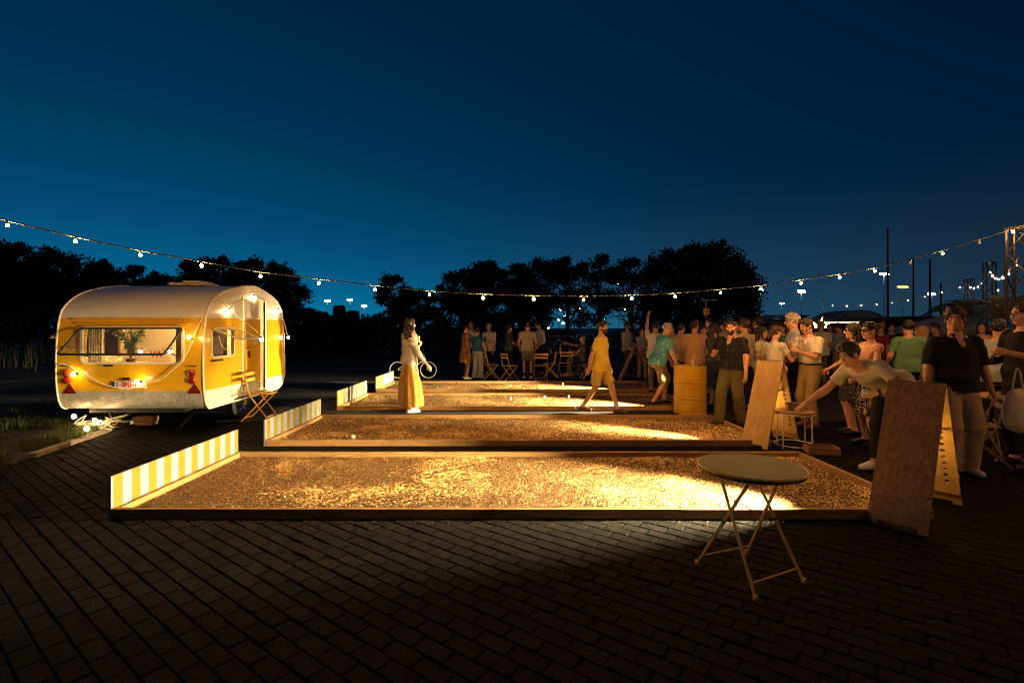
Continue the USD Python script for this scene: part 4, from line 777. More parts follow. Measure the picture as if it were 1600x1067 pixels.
s0 = shrub_proto('shrub right of the caravan, under the first gap in the trees', 500, 30, 488, 3.0, 31, group=SG); s1 = shrub_proto('pointed shrub in front of the white lamp masts', 530, 31, 478, 1.9, 32, group=SG)
def mshrub(src, px, Y, py, lab, w=1.0):
    p, h = place(px, Y, py); s = h / hs[src]; copy_thing(src, 'shrub', lab, p, px * .37, SG, scale=(w, w, s))
mshrub(s0, 465, 29, 482, 'shrub beside the right wall of the caravan', 1.0); mshrub(s1, 552, 31, 486, 'narrow shrub just left of the lone round tree'); mshrub(s0, 580, 31, 497, 'low shrub below the lone round tree'); mshrub(s0, 690, 33, 505, 'low shrub left of the group with the woman in orange', 1.1); mshrub(s1, 640, 33, 500, 'shrub right behind the heads of the couple', 1.3)
def hedge(name, label, x0, x1, Y, h, n, seed, size=.24, depth=1.2):
    def cf(r, n): x = r.uniform(x0, x1, n); k = .72 + .5 * meshkit.noise(np.c_[x * .5, x * 0, x * 0], seed) ; return np.c_[x, r.normal(Y, depth * .4, n), r.random(n) ** .75 * h * k]
    put(None, name, leafcloud(n, cf, size, seed), 'tree_leaf', kind='stuff', label=label, cat='hedge')
hedge('hedge', 'black overgrown hedge filling the left half below the trees', -36, -4.0, 29.5, 2.7, 11000, 41)
hedge('undergrowth', 'dark undergrowth between the trunks of the grove', -5.5, 13, 41, 1.2, 4200, 42, .26)
# palms at the right
mat('palm_leaf', (0.10, 0.11, 0.035), rough=.55, var=.25, scale=8, trans=(.08, .1, .02)); mat('palm_trunk', (0.11, 0.08, 0.05), rough=.95, var=.3, scale=14, bump=.8, bscale=20); mat('planter', (0.03, .03, .03), rough=.6)
def palm(label, p, H, L, nf, seed, group):
    r = np.random.default_rng(seed); t = thing('palm_tree', label, 'palm', (p[0], p[1], 0), group=group)
    put(t, 'planter', MB().lathe([(0, 0), (.28, 0), (.34, .5), (.30, .5), (.28, .42), (0, .42)], sides=24), 'planter', smooth=40)
    put(t, 'trunk', MB().tube(catmull([(0, 0, .4), (.03, .02, H * .5), (0, 0, H)], 6), [.13, .13, .12, .12, .12, .11, .11, .11, .11, .11, .10, .10, .12], 12), 'palm_trunk', smooth=40)
    for k in range(nf):
        a = k * 2.399 + r.uniform(-.2, .2); el = r.uniform(.1, 1.25); l = L * r.uniform(.75, 1.1); u = np.linspace(0, 1, 14)
        d = np.array([math.cos(a), math.sin(a)]); hx = l * np.cos(el) * u * (1 - .15 * u); z = H + l * np.sin(el) * u - l * .75 * u ** 2.1
        C = np.c_[d[0] * hx, d[1] * hx, z]; m = MB().tube(C, np.linspace(.014, .004, 14), 5); T = np.gradient(C, axis=0); T /= np.linalg.norm(T, axis=1, keepdims=True)
        sd = np.array([-d[1], d[0], 0]); up = np.cross(T, sd)
        for i in range(1, 14):
            for q in (0, .5):
                c = C[i] - (C[i] - C[i - 1]) * q
                for s in (-1, 1):
                    ll = l * .26 * math.sin(PI * min(.97, .12 + .85 * (i - q) / 14)) + .05; tip = c + sd * s * ll * .8 + T[i] * ll * .55 - np.array([0, 0, ll * .25]); w = T[i] * .014
                    m.add((np.array([c - w, c + w, tip]), np.array([[0, 1, 2]])))
        put(t, 'frond', m, 'palm_leaf')
PG = 'palms in pots on the right'
palm('feathery palm left of the others, behind the man in black', G(1497, 13.5, 0), 2.0, 1.25, 17, 51, PG); palm('tall palm between the truss masts at the right', G(1566, 12.0, 0), 2.05, 1.35, 17, 52, PG); palm('palm at the right edge, partly outside the frame', G(1622, 13.0, 0), 2.1, 1.3, 15, 53, PG)
# parasol / white canopy behind the crowd
mat('canvas', (0.22, 0.23, 0.25), rough=.9, var=.1, scale=3)
pa = thing('parasol', 'pale grey sagging canopy behind the woman with floral dress', 'parasol', (*G(1468, 16, 0)[:2], 0)); a8 = np.linspace(0, 2 * PI, 9)[:-1]
cv_ = np.vstack([[0, 0, 1.98]] + [[1.35 * math.cos(a), 1.35 * math.sin(a), 1.55] for a in a8]); put(pa, 'canopy', (np.vstack([cv_, cv_[1:] - [0, 0, .14]]), np.array([[0, i + 1, (i + 1) % 8 + 1] for i in range(8)] + [[i + 1, i + 9, (i + 1) % 8 + 9] for i in range(8)] + [[i + 1, (i + 1) % 8 + 9, (i + 1) % 8 + 1] for i in range(8)])), 'canvas'); put(pa, 'pole', MB().cyl((0, 0, 0), (0, 0, 2.0), .025, .025, 10), 'white_metal')
# ---------------------------------------------------------------- distant lamps and buildings
glow('lamp_white', (0.72, 0.88, 1.0), 90.0); glow('lamp_orange', (1.0, 0.50, 0.09), 2.6); glow('lamp_warm', (1.0, .72, .40), 40.0); glow('lamp_red', (1.0, .06, .03), 40.0)
mat('mast_metal', (0.20, 0.22, 0.24), rough=.5, metal=.4); mat('mast_dark', (0.04, 0.045, 0.05), rough=.6)
def mast(label, px, py, Y, lamp='lamp_white', wpx=9, group='floodlight masts far behind the car park'):
    p = G(px, Y, py=py); t = thing('lamp_mast', label, 'lamp mast', (p[0], p[1], 0), group=group); z = p[2]; w = wpx * Y / FPX
    put(t, 'pole', MB().tube([(0, 0, 0), (0, 0, z)], [.16, .09], 8), 'mast_metal'); put(t, 'crossarm', MB().box((0, 0, z + .12), (w, .2, .12)), 'mast_metal')
    n = 3 if wpx > 12 else 2
    for k in range(n): x = (-.5 + (k + .5) / n) * w; put(t, 'lamp_head', MB().box((x, -.1, z - .05), (w / n * .84, .6, .34), R=rotx(.5)), lamp)
for a in [('white floodlight mast left of the lone round tree, leftmost of the pair', 512, 470, 150), ('white floodlight mast left of the lone round tree, right of the pair', 547, 468, 145), ('white floodlight mast touching the left edge of the lone round tree', 569, 478, 160),
          ('white lamp mast right next to the tallest tree', 1188, 453, 130, 'lamp_white', 7), ('small white lamp mast above the white building', 1221, 474, 170, 'lamp_white', 7), ('large white floodlight mast above the old man', 1252, 455, 120, 'lamp_white', 12), ('highest white floodlight mast on the right, beside a thin dark pole', 1381, 428, 110, 'lamp_white', 13), ('orange floodlight mast on the right', 1410, 448, 115, 'lamp_orange', 16), ('white floodlight mast above the man in black', 1455, 459, 125, 'lamp_white', 11), ('small white lamp at the right foot of the grove', 1164, 482, 150, 'lamp_white', 7)]: mast(*a)
r = np.random.default_rng(77)
spots = [(610, 486), (618, 506), (630, 494), (668, 478), (703, 473), (709, 469), (712, 484), (694, 484), (793, 474), (827, 476), (850, 478), (851, 478), (875, 484), (883, 493), (892, 476), (898, 486), (907, 482), (918, 498), (966, 443), (982, 477), (976, 483), (1006, 484), (1018, 486), (935, 490), (944, 500), (873, 500), (880, 505), (1140, 440), (1142, 446), (600, 500)]
spots.sort()
ORD = 'first second third fourth fifth sixth seventh eighth ninth tenth eleventh twelfth thirteenth fourteenth fifteenth sixteenth seventeenth eighteenth nineteenth twentieth twenty-first twenty-second twenty-third twenty-fourth twenty-fifth twenty-sixth twenty-seventh twenty-eighth twenty-ninth thirtieth'.split()
for i, (px, py) in enumerate(spots):
    Y = 90 + 5 * (i % 9); p = G(px, Y, py=py); t = thing('street_lamp', f'tiny distant lamp glinting {"below the lone round tree" if px < 640 else "through the left end of the grove" if px < 730 else "low between the grove trunks" if py > 470 else "high in the grove leaves"}, {ORD[i]} glint from the left', 'street lamp', (p[0], p[1], 0), group='small distant lamps glinting through the trees')
    z = max(p[2], .8); s = r.uniform(.16, .30); put(t, 'pole', MB().tube([(0, 0, 0), (0, 0, z)], .06, 6), 'mast_dark'); put(t, 'lamp_head', MB().ball((0, 0, z), (s * 1.2, s, s * .7), 1), 'lamp_warm' if i in (8, 17, 3) else 'lamp_white')
for lab, px, Y, h in [('tall thin dark pole beside the highest floodlight', 1387, 45, 10.5), ('thin dark pole right of the orange floodlight', 1427, 50, 8.5), ('thin dark pole standing before the white floodlight mast on the right', 1453, 40, 7.0), ('thin dark pole left of the palms', 1470, 45, 5.5)]:
    p = G(px, Y, 0); t = thing('pole', lab, 'pole', p, group='thin dark poles on the right'); put(t, 'shaft', MB().tube([(0, 0, 0), (0, 0, h)], [.11, .06], 8), 'mast_dark'); put(t, 'cap', MB().ball((0, 0, h), .09, 1), 'mast_dark')
tl_ = thing('traffic_light', 'red signal light shining between the trunks left of the seated man', 'signal light', (*G(856, 60, 0)[:2], 0)); z = 1.6 + .0; put(tl_, 'post', MB().cyl((0, 0, 0), (0, 0, 1.4), .05, .05, 8), 'mast_dark'); put(tl_, 'lamp', MB().ball((0, 0, 1.55), .18, 2), 'lamp_red')
# white lit building and low dark sheds
mat('shed_grey', (0.035, 0.037, 0.04), rough=.7)
mat('shed_dark', (0.035, 0.045, 0.04), rough=.7, var=.2); mat('shed_white', (0.6, 0.62, 0.62), rough=.6, var=.08); mat('shed_window', (0.10, 0.13, 0.15), rough=.15); glow('lit_window', (0.85, 0.95, 1.0), 1.6)
wb = thing('white_building', 'low white floodlit building beneath the small lamp masts', 'building', (*G(1215, 105, 0)[:2], 0))
put(wb, 'wall', MB().box((0, 0, 2.0), (9.0, 6, 4.0)), 'shed_white'); put(wb, 'roof', MB().box((0, 0, 4.12), (9.6, 6.6, .2)), 'shed_white')
for k in range(5): put(wb, 'window', MB().box((-3.4 + 1.7 * k, -3.02, 2.7), (1.2, .05, 1.1)), 'lit_window' if k % 2 else 'shed_window')
def shed(label, px0, px1, py, Y, d, name='shed'):
    x0, x1 = G(px0, Y, 0)[0], G(px1, Y, 0)[0]; h = CH - (py - HOR) * Y / FPX; t = thing(name, label, 'shed', ((x0 + x1) / 2, Y + d / 2, 0)); w = x1 - x0
    put(t, 'wall', MB().box((0, 0, h / 2), (w, d, h), ch=.03), 'shed_dark'); put(t, 'roof', MB().box((0, 0, h + .05), (w + .2, d + .2, .1)), 'shed_dark')
    for k in range(int(w / 1.6)): put(t, 'panel_rib', MB().box((-w / 2 + .8 + 1.6 * k, -d / 2 - .02, h / 2), (.08, .04, h - .1)), 'shed_dark')
shed('long low dark container behind the crowd on the right', 1318, 1412, 499, 42, 2.5, 'container'); shed('second dark container, taller, behind the man in black', 1413, 1490, 496, 40, 2.5, 'container'); shed('dark long building beyond the crowd in the middle right', 1120, 1320, 506, 60, 5)
gb = thing('glass_hall', 'grey arched hall roof on the horizon behind the dark containers', 'building', (*G(1345, 140, 0)[:2], 0)); arc = [(math.cos(a) * 9, math.sin(a) * 6.5) for a in np.linspace(0, PI, 24)]
m = trimesh.creation.extrude_polygon(Polygon(arc), 12, engine='earcut'); put(gb, 'arched_hall', MB().add(m, xf(rotx(PI / 2), (0, 12, 0))), 'shed_grey', smooth=30)
for k in range(5): put(gb, 'rib', MB().tube([(math.cos(a) * 9.05, k * 2.6 - .2, math.sin(a) * 6.55) for a in np.linspace(0, PI, 16)], .12, 5), 'mast_metal')
lg = thing('lattice_mast', 'thin red and white lattice mast on the horizon behind the lit bar', 'mast', (*G(1286, 130, 0)[:2], 0)); mat('mast_red', (.4, .03, .02), rough=.5)
for k in range(6): put(lg, 'section', MB().tube([(0, 0, k * 1.6), (0, 0, (k + 1) * 1.6 - .01)], .08, 6), 'mast_red' if k % 2 else 'shed_white')
# glowing bar behind the crowd
glow('flame', (1.0, 0.55, 0.16), 14.0); glow('bar_strip', (1.0, 0.72, 0.30), 5.0)
ba = thing('bar_stall', 'lit bar stall with dark roof behind the crowd', 'bar', (*G(1300, 27.5, 0)[:2], 0))
put(ba, 'counter', MB().box((0, 0, .55), (5.0, .7, 1.1), ch=.02), 'dark_wood'); put(ba, 'back_wall', MB().box((0, 1.6, 1.0), (5.2, .06, 1.95)), 'dark_wood'); put(ba, 'roof', MB().box((0, .8, 2.02), (5.6, 2.4, .08)), 'shed_dark'); put(ba, 'light_strip', MB().box((.6, -.36, 1.90), (2.2, .05, .06)), 'bar_strip')
for x in (-2.6, 2.6): put(ba, 'post', MB().box((x, -.3, 1.0), (.09, .09, 2.0)), 'plank_wood')
fi = thing('fire_bowl', 'bright blazing fire above the heads beside the old man', 'fire', (*G(1279, 25.5, 0)[:2], 0))
put(fi, 'bowl', MB().lathe([(0, 1.3), (.30, 1.35), (.58, 1.58), (.56, 1.60), (.28, 1.40), (0, 1.38)], sides=24), 'steel_dark', smooth=30)
put(fi, 'stand', MB().cyl((0, 0, 0), (0, 0, 1.32), .10, .08, 12), 'steel_dark')
r = np.random.default_rng(5)
for k in range(11): x = r.uniform(-.62, .62); y = r.uniform(-.25, .25); h = r.uniform(.3, .62) * (1.15 - abs(x)); put(fi, 'flame', MB().tube(catmull([(x, y, 1.55), (x + r.normal() * .05, y, 1.5 + h * .45), (x + r.normal() * .1, y, 1.5 + h)], 4), [.07, .10, .12, .11, .09, .07, .045, .02, .004], 8), 'flame', smooth=True)
# yellow sign on a pole
sg = thing('sign_post', 'small yellow lit sign on a thin pole above the crowd', 'sign', (*G(1103, 17, 0)[:2], 0)); put(sg, 'pole', MB().cyl((0, 0, 0), (0, 0, 2.55), .03, .03, 8), 'mast_metal'); mat('sign_yellow', (.7, .45, .05), rough=.5, var=.25, scale=18); put(sg, 'board', MB().box((0, -.04, 2.14), (.22, .03, .24), ch=.01), 'sign_yellow'); put(sg, 'arm', MB().box((.12, 0, 2.54), (.5, .04, .04)), 'mast_metal')
# ---------------------------------------------------------------- people: signed-distance bodies turned into one continuous mesh each
class Field:
    def __init__(s, lo, hi, h):
        s.h = h; s.lo = np.asarray(lo, float); s.n = np.maximum(np.ceil((np.asarray(hi) - s.lo) / h).astype(int) + 1, 4)
        s.F = np.full(s.n, .12, np.float32); s.ax = [(s.lo[k] + h * np.arange(s.n[k])).astype(np.float32) for k in range(3)]
    def block(s, lo, hi):
        a = np.clip(np.floor((np.asarray(lo) - s.lo) / s.h).astype(int), 0, s.n); b = np.clip(np.ceil((np.asarray(hi) - s.lo) / s.h).astype(int) + 1, 0, s.n)
        if (b <= a).any(): return None, None
        return tuple(slice(int(i), int(j)) for i, j in zip(a, b)), np.stack(np.meshgrid(*[s.ax[k][a[k]:b[k]] for k in range(3)], indexing='ij'), -1)
    def apply(s, lo, hi, fn, k, sub=False):
        pad = .05 + k; sl, P = s.block(np.asarray(lo) - pad, np.asarray(hi) + pad)
        if sl is None: return
        d = fn(P); f = s.F[sl]
        if sub:
            d = -d; q = np.maximum(k - np.abs(f - d), 0) / max(k, 1e-6); s.F[sl] = np.maximum(f, d) + q * q * k * .25
        else:
            q = np.maximum(k - np.abs(f - d), 0) / max(k, 1e-6); s.F[sl] = np.minimum(f, d) - q * q * k * .25
    def rc(s, a, b, ra, rb, k=.015, sub=False):
        a, b = np.asarray(a, float), np.asarray(b, float); r = max(ra, rb)
        def fn(P):
            ab = (b - a).astype(np.float32); t = np.clip(((P - a.astype(np.float32)) @ ab) / max(float(ab @ ab), 1e-9), 0, 1); return np.linalg.norm(P - a.astype(np.float32) - t[..., None] * ab, axis=-1) - (ra + (rb - ra) * t)
        s.apply(np.minimum(a, b) - r, np.maximum(a, b) + r, fn, k, sub)
    def cc(s, a, b, ra, rb, k=.008, sub=False):
        """Cone with flat ends."""
        a, b = np.asarray(a, float), np.asarray(b, float); r = max(ra, rb); L = np.linalg.norm(b - a); d = (b - a) / L
        def fn(P):
            q = P - a.astype(np.float32); t = q @ d.astype(np.float32); rho = np.sqrt(np.maximum((q * q).sum(-1) - t * t, 0)); return np.maximum((rho - (ra + (rb - ra) * np.clip(t / L, 0, 1))) * .95, np.maximum(-t, t - L))
        s.apply(np.minimum(a, b) - r, np.maximum(a, b) + r, fn, k, sub)
    def ell(s, c, r, R=None, k=.015, sub=False):
        c, r = np.asarray(c, float), np.asarray(r, np.float32); R = np.eye(3) if R is None else R; m = r.max()
        def fn(P):
            q = (P - c.astype(np.float32)) @ R.astype(np.float32); k0 = np.linalg.norm(q / r, axis=-1); k1 = np.linalg.norm(q / (r * r), axis=-1); return k0 * (k0 - 1) / np.maximum(k1, 1e-6)
        s.apply(c - m, c + m, fn, k, sub)
    def loft(s, o, R, tab, k=.02, wob=None):
        """Elliptic sections along R's third column: rows t, half width, half depth, forward offset. Flat ends."""
        tab = np.asarray(tab, float); o = np.asarray(o, float); t0, t1 = tab[0, 0], tab[-1, 0]; m = tab[:, 1:3].max() + np.abs(tab[:, 3]).max()
        c0, c1 = o + R[:, 2] * t0, o + R[:, 2] * t1
        from scipy.interpolate import PchipInterpolator as PI_
        A, B, Cc = (PI_(tab[:, 0], tab[:, j]) for j in (1, 2, 3))
        def fn(P):
            q = (P - o.astype(np.float32)) @ R.astype(np.float32); t = np.clip(q[..., 2], t0, t1); a, b, c = A(t), B(t), Cc(t)
            x, y = q[..., 0], q[..., 1] - c
            if wob: g = 1 + wob(np.arctan2(y, x), t); a, b = a * g, b * g
            ka = np.sqrt((x / a) ** 2 + (y / b) ** 2); kb = np.sqrt((x / a ** 2) ** 2 + (y / b ** 2) ** 2)
            d = ka * (ka - 1) / np.maximum(kb, 1e-6); return np.maximum(d * .9, np.maximum(t0 - q[..., 2], q[..., 2] - t1)).astype(np.float32)
        s.apply(np.minimum(c0, c1) - m, np.maximum(c0, c1) + m, fn, k)
    def mesh(s, fold=0.0, seed=0, freq=9.0, smooth=1):
        F = s.F; F[[0, -1]] = np.maximum(F[[0, -1]], .01); F[:, [0, -1]] = np.maximum(F[:, [0, -1]], .01); F[:, :, [0, -1]] = np.maximum(F[:, :, [0, -1]], .01)
        ins = F < 0; nx, ny, nz = F.shape; c = np.zeros((nx - 1, ny - 1, nz - 1), np.int8)
        for i, j, k in np.ndindex(2, 2, 2): c += ins[i:nx - 1 + i, j:ny - 1 + j, k:nz - 1 + k]
        act = np.argwhere((c > 0) & (c < 8)); 
        if not len(act): return None
        idx = np.full(c.shape, -1, np.int64); idx[tuple(act.T)] = np.arange(len(act))
        acc = np.zeros((len(act), 3)); cnt = np.zeros(len(act)); cor = np.array([[i, j, k] for i, j, k in np.ndindex(2, 2, 2)])
        val = np.stack([F[tuple((act + o).T)] for o in cor], 1)
        for u in range(8):
            for w in range(u + 1, 8):
                if np.abs(cor[u] - cor[w]).sum() != 1: continue
                m = (val[:, u] < 0) != (val[:, w] < 0); t = val[m, u] / (val[m, u] - val[m, w]); acc[m] += cor[u] + t[:, None] * (cor[w] - cor[u]); cnt[m] += 1
        V = s.lo + (act + acc / cnt[:, None]) * s.h; Q = []
        for a in range(3):
            b_, c_ = (a + 1) % 3, (a + 2) % 3; sl0, sl1 = [slice(None)] * 3, [slice(None)] * 3; sl0[a] = slice(0, -1); sl1[a] = slice(1, None)
            A, B = ins[tuple(sl0)], ins[tuple(sl1)]; e = np.argwhere(A != B); e = e[(e[:, b_] > 0) & (e[:, c_] > 0) & (e[:, b_] < F.shape[b_] - 1) & (e[:, c_] < F.shape[c_] - 1)]
            ub, uc = np.eye(3, dtype=int)[b_], np.eye(3, dtype=int)[c_]; q = np.stack([idx[tuple((e - x).T)] for x in (0 * ub, ub, ub + uc, uc)], 1); fl = A[tuple(e.T)]; q[~fl] = q[~fl][:, ::-1]; Q.append(q[(q >= 0).all(1)])
        Q = np.vstack(Q); T = np.vstack([Q[:, [0, 1, 2]], Q[:, [0, 2, 3]]])
        for _ in range(smooth):
            S, n = np.zeros_like(V), np.zeros(len(V))
            for k in range(4): np.add.at(S, Q[:, k], V[Q[:, (k + 1) % 4]] + V[Q[:, k - 1]]); np.add.at(n, Q[:, k], 2)
            V = V * .5 + .5 * S / np.maximum(n, 1)[:, None]
        if fold:
            fn = np.cross(V[T[:, 1]] - V[T[:, 0]], V[T[:, 2]] - V[T[:, 0]]); N = np.zeros_like(V)
            for k in range(3): np.add.at(N, T[:, k], fn)
            N /= np.linalg.norm(N, axis=1, keepdims=True) + 1e-12; w = V * [freq, freq, freq * .55]; w = w + .8 * meshkit.noise(V * 5, seed)[:, None]
            V = V + N * (fold * (2 * np.abs(meshkit.noise(w, seed + 3) - .5) * 2 - .75 + .5 * (meshkit.noise(w * 2.3, seed + 5) - .5)))[:, None]
        return V, T

def ik(a, b, l1, l2, pole):
    """Middle joint of a two-bone limb from a towards b, and the reached end."""
    a, b, pole = (np.asarray(x, float) for x in (a, b, pole)); d = b - a; L = np.linalg.norm(d); d /= L; Lc = min(L, (l1 + l2) * .995); x = (l1 * l1 - l2 * l2 + Lc * Lc) / (2 * Lc)
    h = math.sqrt(max(l1 * l1 - x * x, 1e-6)); p = pole - d * (pole @ d); p /= np.linalg.norm(p) + 1e-9; return a + d * x + p * h, a + d * Lc

SKIN = {}
def cloth(name, c, **k):
    n = 'cloth_' + name
    if n not in MATS: mat(n, c, rough=.85, var=.10, scale=7.0, bump=.12, bscale=220.0, spec=.2, **k)
    return n
def skin(c=(0.52, 0.29, 0.19)):
    n = 'skin_' + '_'.join(str(int(x * 1000)) for x in c)
    if n not in MATS: mat(n, c, rough=.5, var=.08, scale=14.0, spec=.35, col2=(c[0] * .86, c[1] * .74, c[2] * .70))
    return n
mat('hair_dark', (0.022, 0.014, 0.010), rough=.55, var=.35, scale=40, bump=.9, bscale=90); mat('hair_brown', (0.05, 0.024, 0.012), rough=.5, var=.35, scale=40, bump=.9, bscale=90); mat('hair_grey', (0.42, 0.38, 0.34), rough=.6, var=.2, scale=40, bump=.8, bscale=90); mat('hair_blond', (0.32, 0.19, 0.075), rough=.5, var=.25, scale=40, bump=.8, bscale=90)
mat('eye_white', (0.55, 0.5, 0.45), rough=.2, var=.02); mat('eye_dark', (0.02, 0.012, 0.01), rough=.15); mat('lip', (0.34, 0.12, 0.09), rough=.45, var=.05); mat('shoe_white', (0.66, 0.62, 0.58), rough=.55, var=.06); mat('shoe_dark', (0.02, 0.018, 0.016), rough=.45); mat('shoe_brown', (0.13, 0.06, 0.03), rough=.45, var=.15); mat('glasses_frame', (0.01, 0.01, 0.01), rough=.2); mat('belt_leather', (0.03, 0.02, 0.015), rough=.4)
# printed cloth
def dots(name, base, spot, scale, th, feature='f1'):
    raw('cloth_' + name, {'tc': ('texture_coordinate', {}), 'v': ('voronoi_texture', {'scale': scale, 'randomness': .75}), 'l': ('math', {'math_type': 'less_than', 'value2': th}), 'm': ('mix_color', {'a': base, 'b': spot}), 'p': ('principled_bsdf', {'roughness': .85})},
        [('tc.object', 'v.vector'), ('v.distance', 'l.value1'), ('l.value', 'm.fac'), ('m.result', 'p.base_color')], 'p.BSDF')
dots('polka', (0.012, 0.011, 0.012), (0.62, 0.56, 0.48), 42.0, .30); dots('skirt_print', (0.25, 0.125, 0.010), (0.38, 0.22, 0.045), 60.0, .34); dots('leaf_print', (0.07, 0.30, 0.36), (0.20, 0.42, 0.42), 11.0, .30); dots('floral', (0.62, 0.57, 0.50), (0.16, 0.06, 0.04), 11.0, .28); dots('dark_floral', (0.02, 0.02, 0.025), (.25, .2, .18), 16.0, .22); dots('yellow_print', (0.62, 0.46, 0.035), (0.68, 0.54, 0.12), 24.0, .28)

def person(label, loc, face, H=1.75, res=.011, sex='m', group=None, skin_c=(0.52, 0.29, 0.19), hair=('short', 'hair_dark'), beard=None, top=None, bottom=None, shoes=('shoe_dark', 'low'), pitch=0.0, roll=0.0, hip=None, feet=None, toes=(0.15, -0.15), hands=None, poles=None, head=(0, 0), twist=0.0, curl=(.45, .45), glasses=None, belt=None, socks=None, sit=False, fine=False, bulk=1.0, palm=(None, None)):
    """loc: where the hip stands over the ground; face: heading in radians, 0 looks away from the camera (+y), +pi/2 looks to the left (-x)."""
    s = H / 1.75; t = thing('person', label, 'person', loc, rz=face, group=group); E = lambda *x: np.array(x, float)
    hipz = .925 * s if hip is None else hip; hp = E(0, 0, hipz)
    Rt = rotz(twist) @ roty(roll) @ rotx(-pitch); r_, f_, u_ = Rt[:, 0], Rt[:, 1], Rt[:, 2]
    fem = sex == 'f'; sw = (.158 if fem else .182) * s * (bulk * .5 + .5)
    sh = [hp + (u_ * .462 * s) + r_ * sw * k - f_ * .01 * s for k in (-1, 1)]
    nb = hp + u_ * .535 * s - f_ * .005
    yaw, pit = head; Rh = Rt @ rotx(pitch * .75) @ rotz(yaw) @ rotx(pit); hc = nb + (u_ * .35 + Rh[:, 2] * .65) / np.linalg.norm(u_ * .35 + Rh[:, 2] * .65) * .155 * s + Rh[:, 1] * .018 * s
    hj = [hp + E(k * .088 * s, 0, -.015 * s) for k in (-1, 1)]
    feet = feet or [(-.105, .0, 0), (.105, .0, 0)]; ank, kn, toe = [], [], []
    for k in (0, 1):
        fx, fy, fz = feet[k]; a = E(fx * s, fy * s, fz + .085 * s); ty = toes[k]; td = E(-math.sin(ty), math.cos(ty), 0); pole = td + E(0, .25, 0) if poles is None or poles.get('k%d' % k) is None else np.array(poles['k%d' % k], float)
        m, e = ik(hj[k], a, .425 * s, .42 * s, pole); kn.append(m); ank.append(e); toe.append(td)
    hands = hands or [(-.27, .04, .80), (.27, .04, .80)]; el, wr, hd = [], [], []
    for k in (0, 1):
        tg = hands[k]; tg = np.array(tg, float) * s if len(tg) == 3 else np.array(tg[:3], float)
        side = -1 if k == 0 else 1; pole = (-f_ * .8 + r_ * side * .6 - E(0, 0, .35)) if poles is None or poles.get('e%d' % k) is None else np.array(poles['e%d' % k], float)
        m, e = ik(sh[k], tg, .285 * s, .255 * s, pole); el.append(m); wr.append(e); d = e - m; hd.append(d / np.linalg.norm(d))
    allp = np.array([hp, nb, hc] + sh + hj + ank + kn + el + wr + [w + d * .2 * s for w, d in zip(wr, hd)] + [a + td * .2 * s for a, td in zip(ank, toe)])
    lo, hi = allp.min(0) - .17 * s, allp.max(0) + .17 * s; lo[2] = max(lo[2], -.02)
    P = lambda *x: Rh @ (np.array(x) * s) + hc
    # ---- body
    B = Field(lo, hi, res); b = bulk
    tabm = [(-.13, .125, .085, -.01), (-.06, .165, .112, -.012), (.0, .172, .118, -.012), (.08, .160 * b, .108 * b, 0), (.17, .150 * b, .102 * b, .004 * b), (.27, .163 * b, .112, .004), (.37, .172, .114, .002), (.44, .165, .098, -.006), (.50, .115, .072, -.012), (.545, .062, .060, -.008)]
    tabf = [(-.13, .13, .09, -.01), (-.06, .172, .118, -.014), (.0, .172, .118, -.014), (.08, .145 * b, .10 * b, 0), (.17, .126 * b, .088 * b, .004), (.27, .142 * b, .105, .012), (.36, .152, .112, .014), (.43, .145, .092, 0), (.49, .10, .066, -.01), (.54, .052, .052, -.008)]
    tab = np.array(tabf if fem else tabm) * s
    B.loft(hp, Rt, tab if pitch <= .5 else tab[tab[:, 0] >= 0], .02)
    for k in (0, 1):
        B.ell(sh[k] - u_ * .004 * s, np.array([.054, .056, .056]) * s * (.88 if fem else 1.04), Rt, .03); B.rc(nb - u_ * .025 * s - f_ * .012 * s, sh[k] - f_ * .008 * s, .045 * s * (.85 if fem else 1), .040 * s * (.85 if fem else 1), .03)
    Rp = rotz(twist) @ roty(roll * .5) @ rotx(-pitch * .55)
    if pitch > .5: B.ell(hp - Rp[:, 1] * .02 * s, np.array([.172, .125, .125]) * s, Rp, .04)
    bust = lambda F, g: [F.ell(hp + u_ * .325 * s + f_ * .080 * s + r_ * k * .066 * s, np.array([.056, .046, .056]) * s + g, Rt, .035) for k in (-1, 1)]
    if fem:
        bust(B, 0)
        for k in (): B.ell(hp + u_ * .335 * s + f_ * .085 * s + r_ * k * .068 * s, np.array([.058, .05, .058]) * s, Rt, .03)
    B.rc(nb - u_ * .03 * s, P(0, -.018, -.055), .056 * s * (.86 if fem else 1.05), .052 * s * (.86 if fem else 1.04), .02)
    g = (.93 if fem else 1.0)
    B.ell(P(0, -.012, .035), np.array([.076, .094, .084]) * s, Rh, .01); B.ell(P(0, .022, -.038), np.array([.059 * g, .066, .072]) * s, Rh, .03); B.ell(P(0, .056, -.092), np.array([.026 * g, .024, .020]) * s, Rh, .03)
    for k in (-1, 1): B.ell(P(k * .043, .052, -.022), np.array([.020, .022, .02]) * s, Rh, .025); B.ell(P(k * .077, -.008, -.006), np.array([.010, .021, .032]) * s, Rh @ rotz(k * -.35), .006); B.ell(P(k * .045, .005, -.075), np.array([.018, .03, .022]) * s, Rh, .03)
    if res < .013:
        for k in (-1, 1): B.ell(P(k * .031, .096, .006), np.array([.017, .016, .012]) * s, Rh, .012, sub=True)
        B.rc(P(-.034, .078, .024), P(.034, .078, .024), .011 * s, .011 * s, .014); B.ell(P(0, .080, -.060), np.array([.024, .012, .011]) * s, Rh, .012)
    B.rc(P(0, .084, .010), P(0, .106, -.026), .0085 * s, .0135 * s, .012); B.ell(P(0, .096, -.031), np.array([.019, .012, .009]) * s, Rh, .008)
